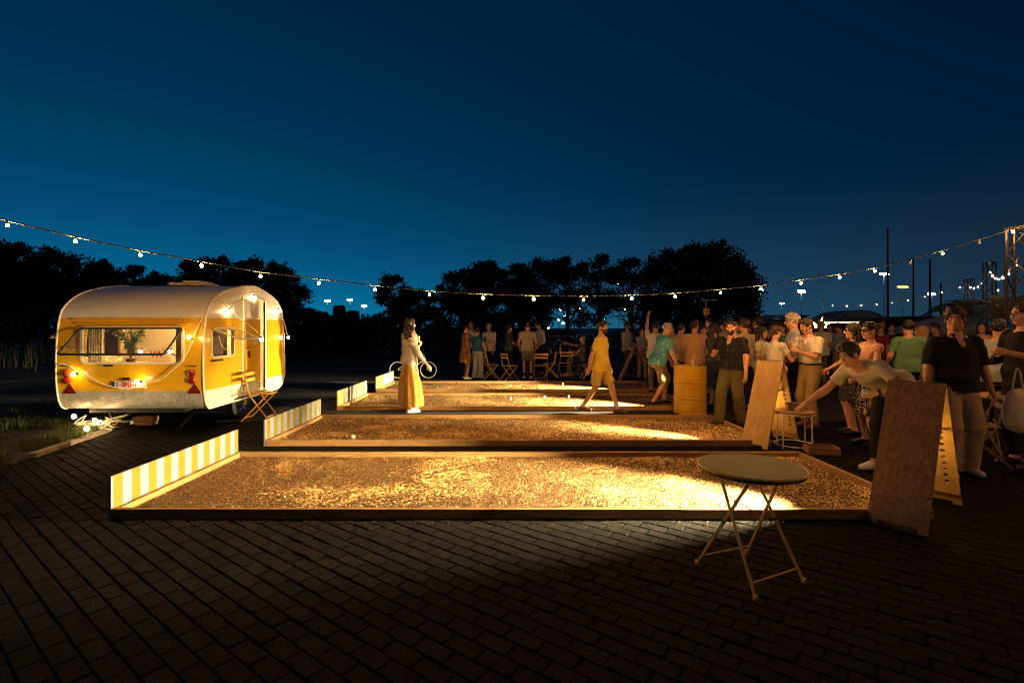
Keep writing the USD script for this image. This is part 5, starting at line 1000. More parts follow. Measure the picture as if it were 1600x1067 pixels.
    for k in (0, 1):
        rr = (.88 if fem else 1.0) * (b * .5 + .5)
        B.rc(hj[k], kn[k], .085 * s * (1.0 if fem else 1.0), .054 * s * rr, .03); B.rc(kn[k], ank[k], .050 * s * rr, .036 * s, .02); cd = (ank[k] - kn[k]) / np.linalg.norm(ank[k] - kn[k]); bk = -toe[k] + cd * (toe[k] @ cd); bk /= np.linalg.norm(bk) + 1e-9
        B.rc(kn[k] + cd * .08 * s + bk * .014 * s, kn[k] + cd * .2 * s + bk * .008 * s, .044 * s * rr, .034 * s, .03)
        B.rc(ank[k] - toe[k] * .035 * s + E(0, 0, -.045 * s), ank[k] + toe[k] * .14 * s - E(0, 0, .055 * s), .034 * s, .025 * s, .02); B.rc(ank[k], ank[k] + toe[k] * .10 * s - E(0, 0, .045 * s), .036 * s, .028 * s, .02)
        B.rc(sh[k], el[k], .049 * s * rr, .040 * s * rr, .03); B.rc(el[k], wr[k], .040 * s * rr, .027 * s, .015); B.rc(el[k] + hd[k] * .03 * s, el[k] + hd[k] * .10 * s, .042 * s * rr, .037 * s * rr, .02)
        d = hd[k]; side = -1 if k == 0 else 1
        n = np.array(palm[k], float) if palm[k] is not None else (-r_ * side * .9 - f_ * .25)          # the palm faces the body
        n = n - d * (n @ d); n /= np.linalg.norm(n); sd = np.cross(d, n) * (1 if k == 0 else -1); fr = max(.0088 * s, res * .92)   # sd points to the thumb side
        w0 = wr[k]; knc = w0 + d * .088 * s
        B.ell(w0 + d * .050 * s, np.array([.040, .056, .016]) * s + [0, 0, res * .25], np.stack([sd, d, n], 1), .012)
        gap = max(.0205 * s, fr * 2.12)
        for q, (L, o) in enumerate(zip((.072, .080, .075, .058), (1.5, .5, -.5, -1.5))):
            p0 = knc + sd * o * gap * .96 - d * abs(o - .3) * .006 * s; a = curl[k] * (.75 + .12 * q); sp = o * .06; dd = d * math.cos(sp) + sd * math.sin(sp)
            for seg, fl in enumerate((.45, .32, .25)):
                p1 = p0 + (dd * math.cos(a) + n * math.sin(a)) * L * s * fl; B.rc(p0, p1, fr * (1 - .08 * seg), fr * (.92 - .08 * seg), .003); p0 = p1; a += curl[k] * .8
        p0 = w0 + d * .022 * s + sd * .026 * s; tdv = d * .62 + sd * .62 + n * (.25 + .4 * curl[k]); tdv /= np.linalg.norm(tdv); p1 = p0 + tdv * .045 * s; t2 = d * .85 + sd * .15 + n * (.25 + .5 * curl[k]); t2 /= np.linalg.norm(t2)
        B.rc(p0, p1, fr * 1.35, fr * 1.1, .012); B.rc(p1, p1 + t2 * .035 * s, fr * 1.1, fr * .85, .004)
    put(t, 'body', B.mesh(), skin(skin_c), smooth=True)
    # ---- clothes
    e = .012 * s
    def legs_field(F, r0, r1, r2, to, k=.02, pel=True, infl=1.0):
        if pitch > .5: F.ell(hp - Rp[:, 1] * .02 * s, np.array([.184, .138, .138]) * s, Rp, .04)
        if pel: F.loft(hp, Rp if pitch > .5 else Rt, np.array([(-.12, .135, .10, -.01), (-.05, .180, .128, -.014), (.0, .184, .130, -.014), (.07, .174 * max(b, 1), .122 * max(b, 1), -.004), (.115, .166 * max(b, 1), .118 * max(b, 1), 0)]) * s * [1, infl, infl, 1] if not fem else np.array([(-.12, .14, .10, -.01), (-.05, .186, .132, -.014), (.0, .184, .130, -.014), (.08, .158, .112, -.002), (.14, .140, .102, 0)]) * s, .02)
        for q in (0, 1):
            if to >= 1: 
                end = ank[q] + (kn[q] - ank[q]) * .10 if to < 2 else ank[q] - E(0, 0, .04 * s)
                F.rc(hj[q], kn[q], r0 * s, r1 * s, .03); F.cc(kn[q] + (hj[q] - kn[q]) * .04, end, r1 * s, r2 * s, .02)
            else: F.cc(hj[q], hj[q] + (kn[q] - hj[q]) * to, r0 * s, r1 * s, .03)
    if bottom:
        kind, mt = bottom[:2]; F = Field(lo, hi, res); fd = .006
        if kind == 'trousers': legs_field(F, .102, .074, .062, 1.5)
        elif kind == 'loose': legs_field(F, .108, .092, .092, 2)
        elif kind == 'slim': legs_field(F, .098, .066, .050, 1.5); fd = .004
        elif kind == 'shorts': legs_field(F, .108, .102, 0, bottom[2] if len(bottom) > 2 else .86, infl=1.02)
        elif kind == 'skirt':
            hemz, w1 = bottom[2], bottom[3]; zt = .13 * s; fd = .003; zc = E(*(ank[0] + ank[1]) / 2)[:2]
            ph = 1.3; Rz = np.eye(3); bt = hp[2] + zt - hemz
            F.loft(E(0, 0, hemz), Rz, [(0, w1, w1 * .82, zc[1] * .5), (bt * .45, w1 * .9, w1 * .74, 0), (bt * .78, .192 * s, .145 * s, -.012), (bt, .148 * s, .112 * s, 0)], .02, wob=lambda a, tt: .045 * np.sin(a * 13 + ph) * np.clip(1.15 - tt / bt, 0, 1) + .03 * np.sin(a * 5 + 2) * np.clip(1 - tt / bt, 0, 1))
        put(t, {'trousers': 'trousers', 'loose': 'trousers', 'slim': 'trousers', 'shorts': 'shorts', 'skirt': 'skirt'}[kind], F.mesh(fold=fd, seed=int(abs(loc[0]) * 100) % 97), mt, smooth=True)
    if top:
        kind, mt = top[:2]; o = dict(sleeve=.62, hem=-.07, loose=1.05, collar=False, vneck=False, sw=.062); o.update(top[2] if len(top) > 2 else {})
        F = Field(lo, hi, res); T = tab.copy(); T = T[(T[:, 0] > o['hem'] * s + .01)]; T[:, 1:3] = T[:, 1:3] + e; box = np.interp(.33 * s, tab[:, 0], tab[:, 1]) * (1.02 if fem and o['loose'] < 1.04 else 1.0); boxd = np.interp(.33 * s, tab[:, 0], tab[:, 2])
        lowm = T[:, 0] < .34 * s; T[lowm, 1] = np.maximum(T[lowm, 1], (box + e * .6) * o['loose'] * (.93 if fem and o['loose'] < 1.05 else 1)); T[lowm, 2] = np.maximum(T[lowm, 2], (boxd + e * .5) * o['loose'] * .98)
        if o['hem'] < .05: q_ = T[:, 0] < .15 * s; T[q_, 1] = np.maximum(T[q_, 1], .207 * s * max(b, 1)); T[q_, 2] = np.maximum(T[q_, 2], .157 * s * max(b, 1))
        h0 = np.array([[o['hem'] * s, T[0, 1], T[0, 2], T[0, 3]]]); T = np.vstack([h0, T]); T = T[T[:, 0] <= .535 * s]
        F.loft(hp, Rt, T, .02)
        if fem: bust(F, e)
        for q in (0, 1):
            F.ell(sh[q] - u_ * .004 * s, (np.array([.054, .056, .056]) * (.88 if fem else 1.04) + .012) * s, Rt, .03); sl = o['sleeve']
            F.rc(nb - u_ * .035 * s - f_ * .012 * s, sh[q] - f_ * .008 * s, (.045 * (.85 if fem else 1) + .012) * s, (.040 * (.85 if fem else 1) + .012) * s, .03)
            if sl <= 0: continue
            ua = el[q] - sh[q]
            if sl <= 1: F.cc(sh[q], sh[q] + ua * sl, o['sw'] * s * 1.02, o['sw'] * s * (1.02 if not fem else .95), .035)
            else: F.rc(sh[q], el[q], .064 * s, .056 * s, .035); F.cc(el[q] - ua * .03, el[q] + (wr[q] - el[q]) * (sl - 1), .056 * s, .046 * s, .02)
        if o['vneck']: F.ell(nb + f_ * .085 * s - u_ * .055 * s, np.array([.035, .05, .085]) * s, Rt, .004, sub=True)
        tp_ = put(t, o.get('name', 'shirt'), F.mesh(fold=o.get('fold', .009), seed=int(abs(loc[1]) * 100) % 89), mt, smooth=True)
        if o['collar'] and res < .013:
            C = Field(nb - .13 * s, nb + .13 * s, res * .8); C.cc(nb - u_ * .045 * s + f_ * .004, nb + u_ * .012 * s + f_ * .004, .078 * s, .068 * s); C.cc(nb - u_ * .06 * s, nb + u_ * .05 * s, .064 * s, .058 * s, .002, sub=True); C.ell(nb + f_ * .075 * s - u_ * .02 * s, np.array([.046, .05, .085]) * s, Rt, .003, sub=True)
            cm = C.mesh(); 
            if cm: put(tp_, 'collar', cm, mt, smooth=True)
        if o.get('buttons') and res < .013:
            for z in (.40, .32, .24, .16, .08): put(tp_, 'button', MB().ball(hp + u_ * z * s + f_ * (np.interp(z * s, T[:, 0], T[:, 2]) + np.interp(z * s, T[:, 0], T[:, 3]) + .004), (.006, .006, .006), 1), 'eye_white')
    if belt: put(t, 'belt', (lambda F: (F.loft(hp, Rt, np.array([(.075, .186 * max(b, 1), .134 * max(b, 1), -.004), (.11, .180 * max(b, 1), .130 * max(b, 1), 0)]) * s, .004), F.mesh(smooth=0))[1])(Field(hp - .25 * s, hp + .3 * s, res * .8)), belt)
    # ---- shoes, socks
    if shoes:
        for q in (0, 1):
            F = Field(ank[q] - [.24 * s, .24 * s, .10 * s], ank[q] + [.24 * s, .24 * s, .10 * s], min(res, .010)); z0 = ank[q][2] - .085 * s
            F.rc(ank[q] - toe[q] * .045 * s - E(0, 0, .040 * s), ank[q] + toe[q] * .15 * s - E(0, 0, .052 * s), .042 * s, .033 * s, .02); F.rc(ank[q] - E(0, 0, .01 * s), ank[q] + toe[q] * .09 * s - E(0, 0, .04 * s), .043 * s, .034 * s, .02)
            if shoes[1] == 'low': F.ell(ank[q] + E(0, 0, .045 * s), np.array([.08, .08, .045]) * s, None, .004, sub=True)
            F.F[:, :, F.ax[2] < z0 + .004] = .05; put(t, 'shoe', F.mesh(), shoes[0], smooth=True)
    if socks:
        for q in (0, 1): put(t, 'sock', MB().tube([ank[q] - E(0, 0, .02), ank[q] + (kn[q] - ank[q]) * .22], [.043 * s, .045 * s], 14), socks, smooth=True)
    # ---- hair, beard, face
    if hair:
        kind, mt = hair; F = Field(hc - .26 * s, hc + .19 * s, max(res * .75, .006)); hr = min(1, .011 / res)
        th = {'short': .012, 'crop': .006, 'full': .020, 'bun': .010, 'bob': .018, 'long': .016, 'rim': .008, 'pony': .011}[kind]
        F.ell(P(0, -.014, .036), (np.array([.076, .094, .084]) + th) * s, Rh, .01)
        if kind in ('full', 'short'): F.ell(P(.012, .03, .105), np.array([.055, .055, .026 + th * .6]) * s, Rh, .03)
        cut = lambda c, r, k=.006: F.ell(P(*c), np.array(r) * s, Rh, k, sub=True)
        if kind == 'rim': cut((0, .03, .11), (.085, .12, .085))
        cut((0, .105, -.03), (.074, .070, .098)); cut((0, .05, -.125), (.12, .12, .085))
        if kind not in ('bob', 'long'): cut((0, -.02, -.135), (.12, .14, .075)); [cut((k * .085, .01, -.03), (.024, .035, .055)) for k in (-1, 1)]
        if kind == 'bob':
            for k in (-1, 1): F.rc(P(k * .075, -.005, .0), P(k * .082, .0, -.115), .026 * s, .022 * s, .03)
            F.rc(P(-.045, -.075, .0), P(-.05, -.07, -.125), .045 * s, .038 * s, .04); F.rc(P(.045, -.075, .0), P(.05, -.07, -.125), .045 * s, .038 * s, .04)
        if kind == 'long':
            for k in (-1, 0, 1): F.rc(P(k * .05, -.07, .0), P(k * .055, -.095, -.20), .042 * s, .03 * s, .04)
            for k in (-1, 1): F.rc(P(k * .078, .0, .0), P(k * .085, .01, -.13), .022 * s, .016 * s, .03)
        if kind == 'bun': F.ell(P(0, -.115, .055), np.array([.04, .04, .04]) * s, Rh, .015)
        if kind == 'pony': F.rc(P(0, -.11, .03), P(0, -.15, -.11), .03 * s, .014 * s, .015)
        hm = F.mesh(fold=.007, seed=3, freq=55.0)
        if hm: put(t, 'hair', hm, mt, smooth=True)
    if beard:
        F = Field(P(0, .03, -.06) - .13 * s, P(0, .03, -.06) + .13 * s, max(res * .7, .006)); F.ell(P(0, .024, -.040), np.array([.066, .073, .078]) * s, Rh, .01); F.ell(P(0, .060, -.096), np.array([.034, .030, .028]) * s, Rh, .03)
        F.ell(P(0, .03, .045), np.array([.12, .13, .078]) * s, Rh, .006, sub=True); F.ell(P(0, -.07, -.06), np.array([.12, .075, .14]) * s, Rh, .006, sub=True); F.ell(P(0, .092, -.060), np.array([.022, .03, .008]) * s, Rh, .004, sub=True); F.ell(P(0, .11, -.018), np.array([.05, .05, .026]) * s, Rh, .004, sub=True)
        bm = F.mesh(fold=.004, seed=8, freq=60.0)
        if bm: put(t, 'beard', bm, beard, smooth=True)
    if res < .0125:
        for k in (-1, 1):
            put(t, 'eye', MB().ball((0, 0, 0), .0115 * s, 2).mesh() if False else shift(MB().ball((0, 0, 0), .0108 * s, 2).mesh(), P(k * .031, .0735, .005)), 'eye_white', smooth=True)
            put(t, 'iris', shift(MB().ball((0, 0, 0), .0068 * s, 1).mesh(), P(k * .031, .0790, .005)), 'eye_dark', smooth=True)
            if hair: put(t, 'eyebrow', MB().tube([P(k * .016, .091, .026), P(k * .032, .089, .031), P(k * .047, .078, .026)], [.0036 * s, .0048 * s, .0026 * s], 6), hair[1], smooth=True)
        put(t, 'lips', MB().tube([P(-.021, .084, -.060), P(-.008, .0915, -.059), P(.008, .0915, -.059), P(.021, .084, -.060)], [.002 * s, .0055 * s, .0055 * s, .002 * s], 6), 'lip', smooth=True)
    if glasses:
        m = MB()
        for k in (-1, 1):
            q = [P(k * .033 + .024 * math.cos(a), .098, .004 + .019 * math.sin(a)) for a in np.linspace(0, 2 * PI, 16, endpoint=False)]; m.tube(q, .0022 * s, 5, True); m.tube([P(k * .057, .096, .008), P(k * .080, .0, .008)], .002 * s, 5)
            if glasses == 'dark': put(t, 'lens', (np.array([P(k * .033, .099, .004)] + q), np.array([[0, i + 1, (i + 1) % 16 + 1] for i in range(16)])), 'glasses_frame')
        m.tube([P(-.01, .100, .008), P(.01, .100, .008)], .002 * s, 5); put(t, 'glasses', m, 'glasses_frame')
    R = rotz(face); W = lambda p: R @ p + np.array(loc, float)
    return dict(path=t, hands=[W(wr[k] + hd[k] * .09 * s) for k in (0, 1)], wrist=[W(w) for w in wr], hd=[R @ d for d in hd], head=W(hc), sh=[W(x) for x in sh])
# ---------------------------------------------------------------- the people of the photograph
def at(px, Y): return G(px, Y, 0.0)
def local(loc, face, p, H): return tuple((rotz(face).T @ (np.asarray(p, float) - loc)) / (H / 1.75))
K = dict
cream, white, black = cloth('cream_knit', (0.52, 0.45, 0.31)), cloth('white_shirt', (0.66, 0.62, 0.58)), cloth('black_shirt', (0.012, 0.012, 0.014))
yell, khaki, olive, beige = cloth('yellow_shirt', (0.66, 0.49, 0.03)), cloth('khaki', (0.36, 0.24, 0.11)), cloth('olive', (0.105, 0.085, 0.035)), cloth('beige', (0.42, 0.33, 0.22))
sage, denim, blue, peach = cloth('sage_tee', (0.56, 0.53, 0.38)), cloth('pale_denim', (0.42, 0.44, 0.44)), cloth('blue_tee', (0.03, 0.13, 0.26)), cloth('peach_shirt', (0.62, 0.36, 0.20))
greyblue, green, dkgreen, rust = cloth('grey_blue', (0.25, 0.28, 0.33)), cloth('green_tee', (0.12, 0.26, 0.16)), cloth('dark_green', (0.045, 0.06, 0.03)), cloth('rust_dress', (0.50, 0.20, 0.03))
red, brown, salmon, navy, grey = cloth('red_dress', (0.33, 0.03, 0.03)), cloth('brown_shorts', (0.20, 0.125, 0.065)), cloth('salmon_top', (0.62, 0.34, 0.24)), cloth('navy', (0.02, 0.025, 0.05)), cloth('grey_trousers', (0.16, 0.15, 0.14))
sandshort = cloth('sand_shorts', (0.56, 0.40, 0.10)); grnshort = cloth('green_shorts', (0.02, 0.09, 0.04)); greysh = cloth('grey_green_shorts', (0.17, 0.18, 0.15)); palebl = cloth('pale_blue', (0.38, 0.43, 0.50)); sockw = cloth('sock_cream', (0.6, 0.55, 0.45)); sockd = cloth('sock_dark', (0.03, .03, .04))
S1, S2, S3 = (0.52, 0.29, 0.19), (0.58, 0.34, 0.23), (0.42, 0.22, 0.13)
CG_ = 'crowd standing behind the courts on the right'

woman = person('woman in cream sweater and long mustard skirt, seen from behind between the courts', at(640, 9.4), -1.05, H=1.66, res=.0075, sex='f', skin_c=S1, hair=('bob', 'hair_dark'), top=('sweater', cloth('sweater_wool', (0.44, 0.40, 0.33)), K(sleeve=1.62, hem=.03, loose=1.16, fold=.012)), bottom=('skirt', 'cloth_skirt_print', .13, .29), shoes=('shoe_white', 'low'), hands=[(-.20, .14, .86), (.24, .30, .93)], head=(-.15, .05), feet=[(-.08, .05, 0), (.08, .0, 0)])
person('man in white shirt half hidden behind the woman in the long skirt', at(640, 10.3), -.9, H=1.80, res=.011, skin_c=S1, hair=('full', 'hair_brown'), top=('shirt', beige, K(sleeve=1.5)), bottom=('trousers', grey), hands=[(-.25, .05, .82), (.02, .22, 1.22)], head=(-.3, 0), curl=(.4, 1.0))
strider = person('bearded man in yellow shirt and shorts striding across the courts', at(938, 9.35), -2.0, H=1.775, res=.0075, skin_c=S1, hair=('short', 'hair_dark'), beard='hair_brown', top=('shirt', 'cloth_yellow_print', K(sleeve=.72, hem=-.11, loose=1.12, collar=True, buttons=True, sw=.068, fold=.011)), bottom=('shorts', sandshort, .84), shoes=('shoe_brown', 'low'), socks=sockw, hip=.905, feet=[(-.07, .30, .0), (.07, -.32, .03)], hands=[(-.27, .12, .80), (.25, -.16, .80)], head=(-.35, .02), pitch=.05, curl=(.5, .5))
person('balding man in teal leaf print shirt and brown shorts leaning over the third court', at(1028, 10.35), -1.45, H=1.82, res=.0085, skin_c=S2, hair=('rim', 'hair_grey'), pitch=.28, bulk=1.06, top=('shirt', 'cloth_leaf_print', K(sleeve=.72, hem=-.08, loose=1.14, collar=True, sw=.068)), bottom=('shorts', brown, .95), shoes=('shoe_dark', 'low'), hip=.90, feet=[(-.09, .16, 0), (.09, -.14, 0)], hands=[(-.2, .42, .76), (.22, .34, .70)], head=(0, -.25), curl=(.7, .7))
bearded = person('bearded man in black shirt and olive trousers, one hand raised to his chest', at(1143, 8.25), 2.25, H=1.76, res=.0075, skin_c=S1, hair=('crop', 'hair_dark'), beard='hair_dark', top=('shirt', black, K(sleeve=.75, hem=.0, loose=1.10, collar=True, vneck=True, buttons=True, sw=.070)), bottom=('loose', olive), shoes=('shoe_dark', 'low'), hip=.92, feet=[(-.10, -.16, 0), (.11, .20, 0)], hands=[(-.29, .10, .78), (.10, .36, 1.18)], head=(.25, -.22), curl=(.5, .35), bulk=1.05, palm=(None, (0, .2, 1)))
# the player bending over from the right
Hp, thp, lp = 1.80, 1.80, at(1396, 5.5)
rh, lh = np.array([3.235, 5.66, .665]), np.array([3.74, 5.13, .93])
player = person('player in sage tee bending far forward with one arm reaching to the white stool', lp, thp, H=Hp, res=.0062, skin_c=S1, hair=('full', 'hair_dark'), pitch=1.18, roll=.16, twist=.12, hip=.97, top=('tee', sage, K(sleeve=.60, hem=-.01, loose=1.06, sw=.066, fold=.012)), bottom=('slim', black), shoes=('shoe_white', 'low'), feet=[(-.13, -.06, 0), (.13, .10, 0)],
    hands=[local(lp, thp, lh, Hp), local(lp, thp, rh, Hp)], poles=dict(e0=(-.5, -1.0, .9), e1=(.2, -.3, -1.0)), head=(-.10, .0), curl=(.75, .22), palm=(None, (.1, -.2, -1)), fine=True)
w = player['wrist'][0]; d = player['hd'][0]; Rw = rotz(thp).T; wl = Rw @ (w - d * .03 - lp); dl = Rw @ d
put(player['path'], 'watch', MB().cyl(wl - dl * .014, wl + dl * .014, .033, .033, 18), 'black_plastic', smooth=40)
def held_boule(label, p): t = thing('boule', label, 'boule', p, group=None); put(t, 'ball', MB().ball((0, 0, 0), .037, 3), 'boule_steel', smooth=True); put(t, 'groove', MB().tube([(.0372 * math.cos(a), 0, .0372 * math.sin(a)) for a in np.linspace(0, 2 * PI, 24, endpoint=False)], .0012, 4, True), 'steel_dark')
held_boule('dark steel boule held in the bending player\'s hand at his waist', player['hands'][0] + np.array([-.015, -.02, .03]))
tallman = person('tall man in black shirt and beige trousers behind the dark wooden stand, looking left', at(1493, 5.5), PI - .12, H=1.83, res=.0068, skin_c=S1, hair=('full', 'hair_dark'), top=('shirt', black, K(sleeve=.92, hem=-.06, loose=1.13, collar=True, vneck=True, sw=.074, fold=.012)), bottom=('loose', beige), shoes=('shoe_white', 'low'), hands=[(-.33, .05, .80), (.30, .02, .80)], head=(-.62, -.02), feet=[(-.12, 0, 0), (.12, .06, 0)])
polka = person('woman with dark bun in salmon top and black polka dot skirt beside the bending player', at(1360, 6.75), 1.45, H=1.69, res=.0085, sex='f', skin_c=S2, hair=('bun', 'hair_dark'), glasses='dark', top=('top', salmon, K(sleeve=.25, hem=.10, loose=1.02)), bottom=('skirt', 'cloth_polka', .42, .20), shoes=('shoe_dark', 'low'), hands=[(-.17, .26, .98), (.17, .26, .98)], head=(.15, -.05), curl=(.8, .8))
person('woman in dark printed dress and sunglasses just left of the woman with polka dot skirt', at(1333, 7.5), 1.25, H=1.68, res=.011, sex='f', skin_c=S2, hair=('long', 'hair_dark'), glasses='dark', top=('top', 'cloth_dark_floral', K(sleeve=.3, hem=.08)), bottom=('skirt', 'cloth_dark_floral', .5, .22), hands=[(-.2, .2, .95), (.2, .28, 1.0)], group=CG_)
person('man in white short sleeved shirt, khaki trousers and dark belt, head bowed', at(1266, 8.0), 1.75, H=1.77, res=.0085, skin_c=S1, hair=('short', 'hair_brown'), pitch=.06, bulk=1.1, top=('shirt', white, K(sleeve=.80, hem=.09, loose=1.08, collar=True, sw=.068)), bottom=('trousers', khaki), belt='belt_leather', shoes=('shoe_brown', 'low'), hands=[(-.10, .30, 1.22), (.08, .30, 1.30)], head=(.1, -.30), curl=(.9, .9), group=CG_)
person('grey haired old man in pale blue long sleeved shirt and black trousers', at(1240, 8.6), 1.15, H=1.86, res=.010, skin_c=S2, hair=('full', 'hair_grey'), bulk=1.08, top=('shirt', palebl, K(sleeve=1.55, hem=.07, collar=True)), bottom=('trousers', black), hands=[(-.12, .30, 1.16), (.24, .16, 1.05)], head=(.1, -.1), curl=(.8, .6), group=CG_)
person('woman in white tee with hair tied up, talking towards the man with belt', at(1211, 8.15), -1.25, H=1.65, res=.0085, sex='f', skin_c=S2, hair=('pony', 'hair_brown'), top=('tee', white, K(sleeve=.55, hem=.0)), bottom=('trousers', grey), hands=[(-.10, .32, 1.12), (.12, .34, 1.18)], curl=(.8, .8), group=CG_)
person('smiling woman with long dark hair in pale tee, behind the lit yellow stand', at(1190, 9.1), -2.4, H=1.64, res=.010, sex='f', skin_c=S1, hair=('long', 'hair_dark'), top=('tee', sage, K(sleeve=.55, hem=.0)), bottom=('trousers', khaki), hands=[(-.18, .24, 1.02), (.15, .26, 1.05)], head=(.2, .05), group=CG_)
person('man in black with dark hair turned away, above the lit yellow stand', at(1184, 10.2), .1, H=1.83, res=.012, skin_c=S1, hair=('short', 'hair_dark'), top=('shirt', black, K(sleeve=.7)), bottom=('trousers', navy), bulk=1.1, group=CG_)
person('man in peach shirt seen from behind above the yellow drum', at(1085, 10.5), -.1, H=1.77, res=.0095, skin_c=S1, hair=('short', 'hair_brown'), beard='hair_brown', top=('shirt', peach, K(sleeve=.70, hem=-.10, loose=1.12, sw=.066, fold=.012)), bottom=('loose', grey), hands=[(-.22, .22, .95), (.27, .10, .84)], head=(-.85, .05), group=CG_)
person('man in pale shirt turned right, between the teal shirted man and the man in peach', at(1064, 11.6), -1.0, H=1.71, res=.012, skin_c=S1, hair=('short', 'hair_dark'), top=('shirt', beige, K(sleeve=.7)), bottom=('trousers', black), hands=[(-.2, .28, 1.1), (.2, .2, .95)], group=CG_)
person('man in white tee raising one arm high behind the teal shirted man', at(1024, 12.2), -.4, H=1.76, res=.011, skin_c=S1, hair=('short', 'hair_dark'), top=('tee', white, K(sleeve=.5)), bottom=('trousers', grey), hands=[(-.20, .22, 1.98), (.25, .05, .82)], poles=dict(e0=(-.6, .3, -.2)), curl=(.7, .4), group=CG_)
person('woman in blue tee with folded arms near the brown A-shaped stand', at(1003, 15.3), PI + .1, H=1.60, res=.013, sex='f', skin_c=S2, hair=('bob', 'hair_brown'), top=('tee', greyblue, K(sleeve=.6)), bottom=('trousers', khaki), hands=[(.10, .22, 1.05), (-.10, .22, 1.10)], group=CG_)
person('man in grey blue shirt and dark trousers standing left of the brown A-shaped stand', at(980, 15.6), -2.4, H=1.78, res=.012, skin_c=S3, hair=('short', 'hair_dark'), beard='hair_dark', top=('shirt', greyblue, K(sleeve=1.6, hem=-.05)), bottom=('trousers', dkgreen), hands=[(-.26, .06, .82), (.18, .22, .95)], group=CG_)
person('seated man in pale tee and green shorts stretching one arm to the left', at(908, 16.7), 1.5, H=1.74, res=.012, skin_c=S1, hair=('crop', 'hair_grey'), hip=.52, pitch=-.10, top=('tee', grey, K(sleeve=.6, hem=-.04)), bottom=('shorts', grnshort, .9), shoes=('shoe_white', 'low'), feet=[(-.14, .46, 0), (.14, .40, 0)], poles=dict(k0=(0, .6, 1), k1=(0, .6, 1), e1=(0, 0, -1)), hands=[(-.18, .36, .62), (.10, .56, 1.10)], curl=(.5, .2))
GL = 'group talking beyond the courts at left'
person('man in cream tee and grey shorts with his back turned, by the folding chairs', at(824, 15.7), -.05, H=1.79, res=.011, skin_c=S2, hair=('short', 'hair_brown'), top=('tee', cream, K(sleeve=.6, hem=-.08, loose=1.06)), bottom=('shorts', greysh, .88), socks=sockd, shoes=('shoe_white', 'low'), hands=[(-.25, .16, .92), (.25, .16, .92)], head=(0, -.2), group=GL)
person('man in white shirt and black trousers looking down, right of the man in cream tee', at(846, 16.6), 1.9, H=1.84, res=.012, skin_c=S1, hair=('short', 'hair_dark'), pitch=.12, top=('shirt', white, K(sleeve=1.4, hem=.08)), bottom=('trousers', black), hands=[(-.22, .2, .95), (.15, .32, 1.1)], head=(0, -.3), group=GL)
person('man in dark olive shirt in the shadow left of the man in cream tee', at(796, 16.3), -1.2, H=1.72, res=.013, skin_c=S3, hair=('short', 'hair_dark'), top=('shirt', dkgreen, K(sleeve=.8)), bottom=('trousers', black), hands=[(-.15, .28, 1.1), (.2, .25, 1.0)], group=GL)
person('man in white and dark floral shirt above the leftmost folding chair', at(764, 16.3), PI - .5, H=1.76, res=.012, skin_c=S2, hair=('rim', 'hair_grey'), bulk=1.08, top=('shirt', 'cloth_floral', K(sleeve=.75, hem=-.09, loose=1.12)), bottom=('trousers', black), hands=[(-.24, .12, .85), (.22, .16, .9)], group=GL)
person('woman in blue tee and pale jeans with her back turned', at(746, 15.45), -.35, H=1.62, res=.012, sex='f', skin_c=S2, hair=('short', 'hair_brown'), bulk=1.1, top=('tee', blue, K(sleeve=.5, hem=.02, loose=1.08)), bottom=('loose', denim), hands=[(-.22, .2, .95), (.25, .12, .8)], group=GL)
bagw = person('woman in rust orange dress carrying a small brown bag', at(727, 15.5), -1.2, H=1.70, res=.012, sex='f', skin_c=S1, hair=('bun', 'hair_dark'), top=('dress_top', rust, K(sleeve=.7, hem=.06, loose=1.08)), bottom=('skirt', rust, .52, .235), shoes=('shoe_white', 'low'), hands=[(-.16, .28, 1.1), (.22, .08, .80)], group=GL)
hb_ = thing('handbag', 'small brown handbag at the side of the woman in rust dress', 'bag', (*at(726, 15.18)[:2], .66)); put(hb_, 'pouch', MB().box((0, 0, .09), (.24, .09, .18), ch=.03), 'shoe_brown'); put(hb_, 'strap', MB().tube(catmull([(-.09, 0, .17), (-.03, .06, .42), (.03, .06, .42), (.09, 0, .17)], 5), .007, 5), 'shoe_brown')
person('tall man in pale printed shirt behind the woman in rust dress', at(736, 16.5), PI - .3, H=1.84, res=.013, skin_c=S3, hair=('short', 'hair_brown'), top=('shirt', 'cloth_floral', K(sleeve=.7)), bottom=('trousers', navy), hands=[(-.15, .26, 1.15), (.2, .2, 1.0)], group=GL)
person('woman in red dress with tied up hair behind the yellow drum', at(1099, 11.6), PI - .2, H=1.66, res=.012, sex='f', skin_c=S2, hair=('bun', 'hair_brown'), top=('dress_top', red, K(sleeve=.3, hem=.05)), bottom=('skirt', red, .45, .24), hands=[(-.15, .25, 1.0), (.15, .25, 1.0)], group=CG_)
person('dark haired woman in black printed top close behind the bearded man', at(1116, 9.9), -1.3, H=1.70, res=.012, sex='f', skin_c=S2, hair=('long', 'hair_dark'), top=('top', 'cloth_dark_floral', K(sleeve=.6, hem=.02)), bottom=('skirt', navy, .4, .22), hands=[(-.15, .25, 1.05), (.15, .25, 1.0)], group=CG_)
person('man in pale shirt seen from behind, right of the bearded man', at(1163, 9.5), .2, H=1.78, res=.011, skin_c=S1, hair=('full', 'hair_brown'), bulk=1.1, top=('shirt', cream, K(sleeve=.75, loose=1.1)), bottom=('trousers', navy), head=(.5, 0), group=CG_)
person('man in dark shirt with a bright face behind the woman in red', at(1108, 13.0), PI - .7, H=1.86, res=.014, skin_c=S2, hair=('short', 'hair_dark'), top=('shirt', navy), bottom=('trousers', black), head=(-.3, 0), group=CG_)
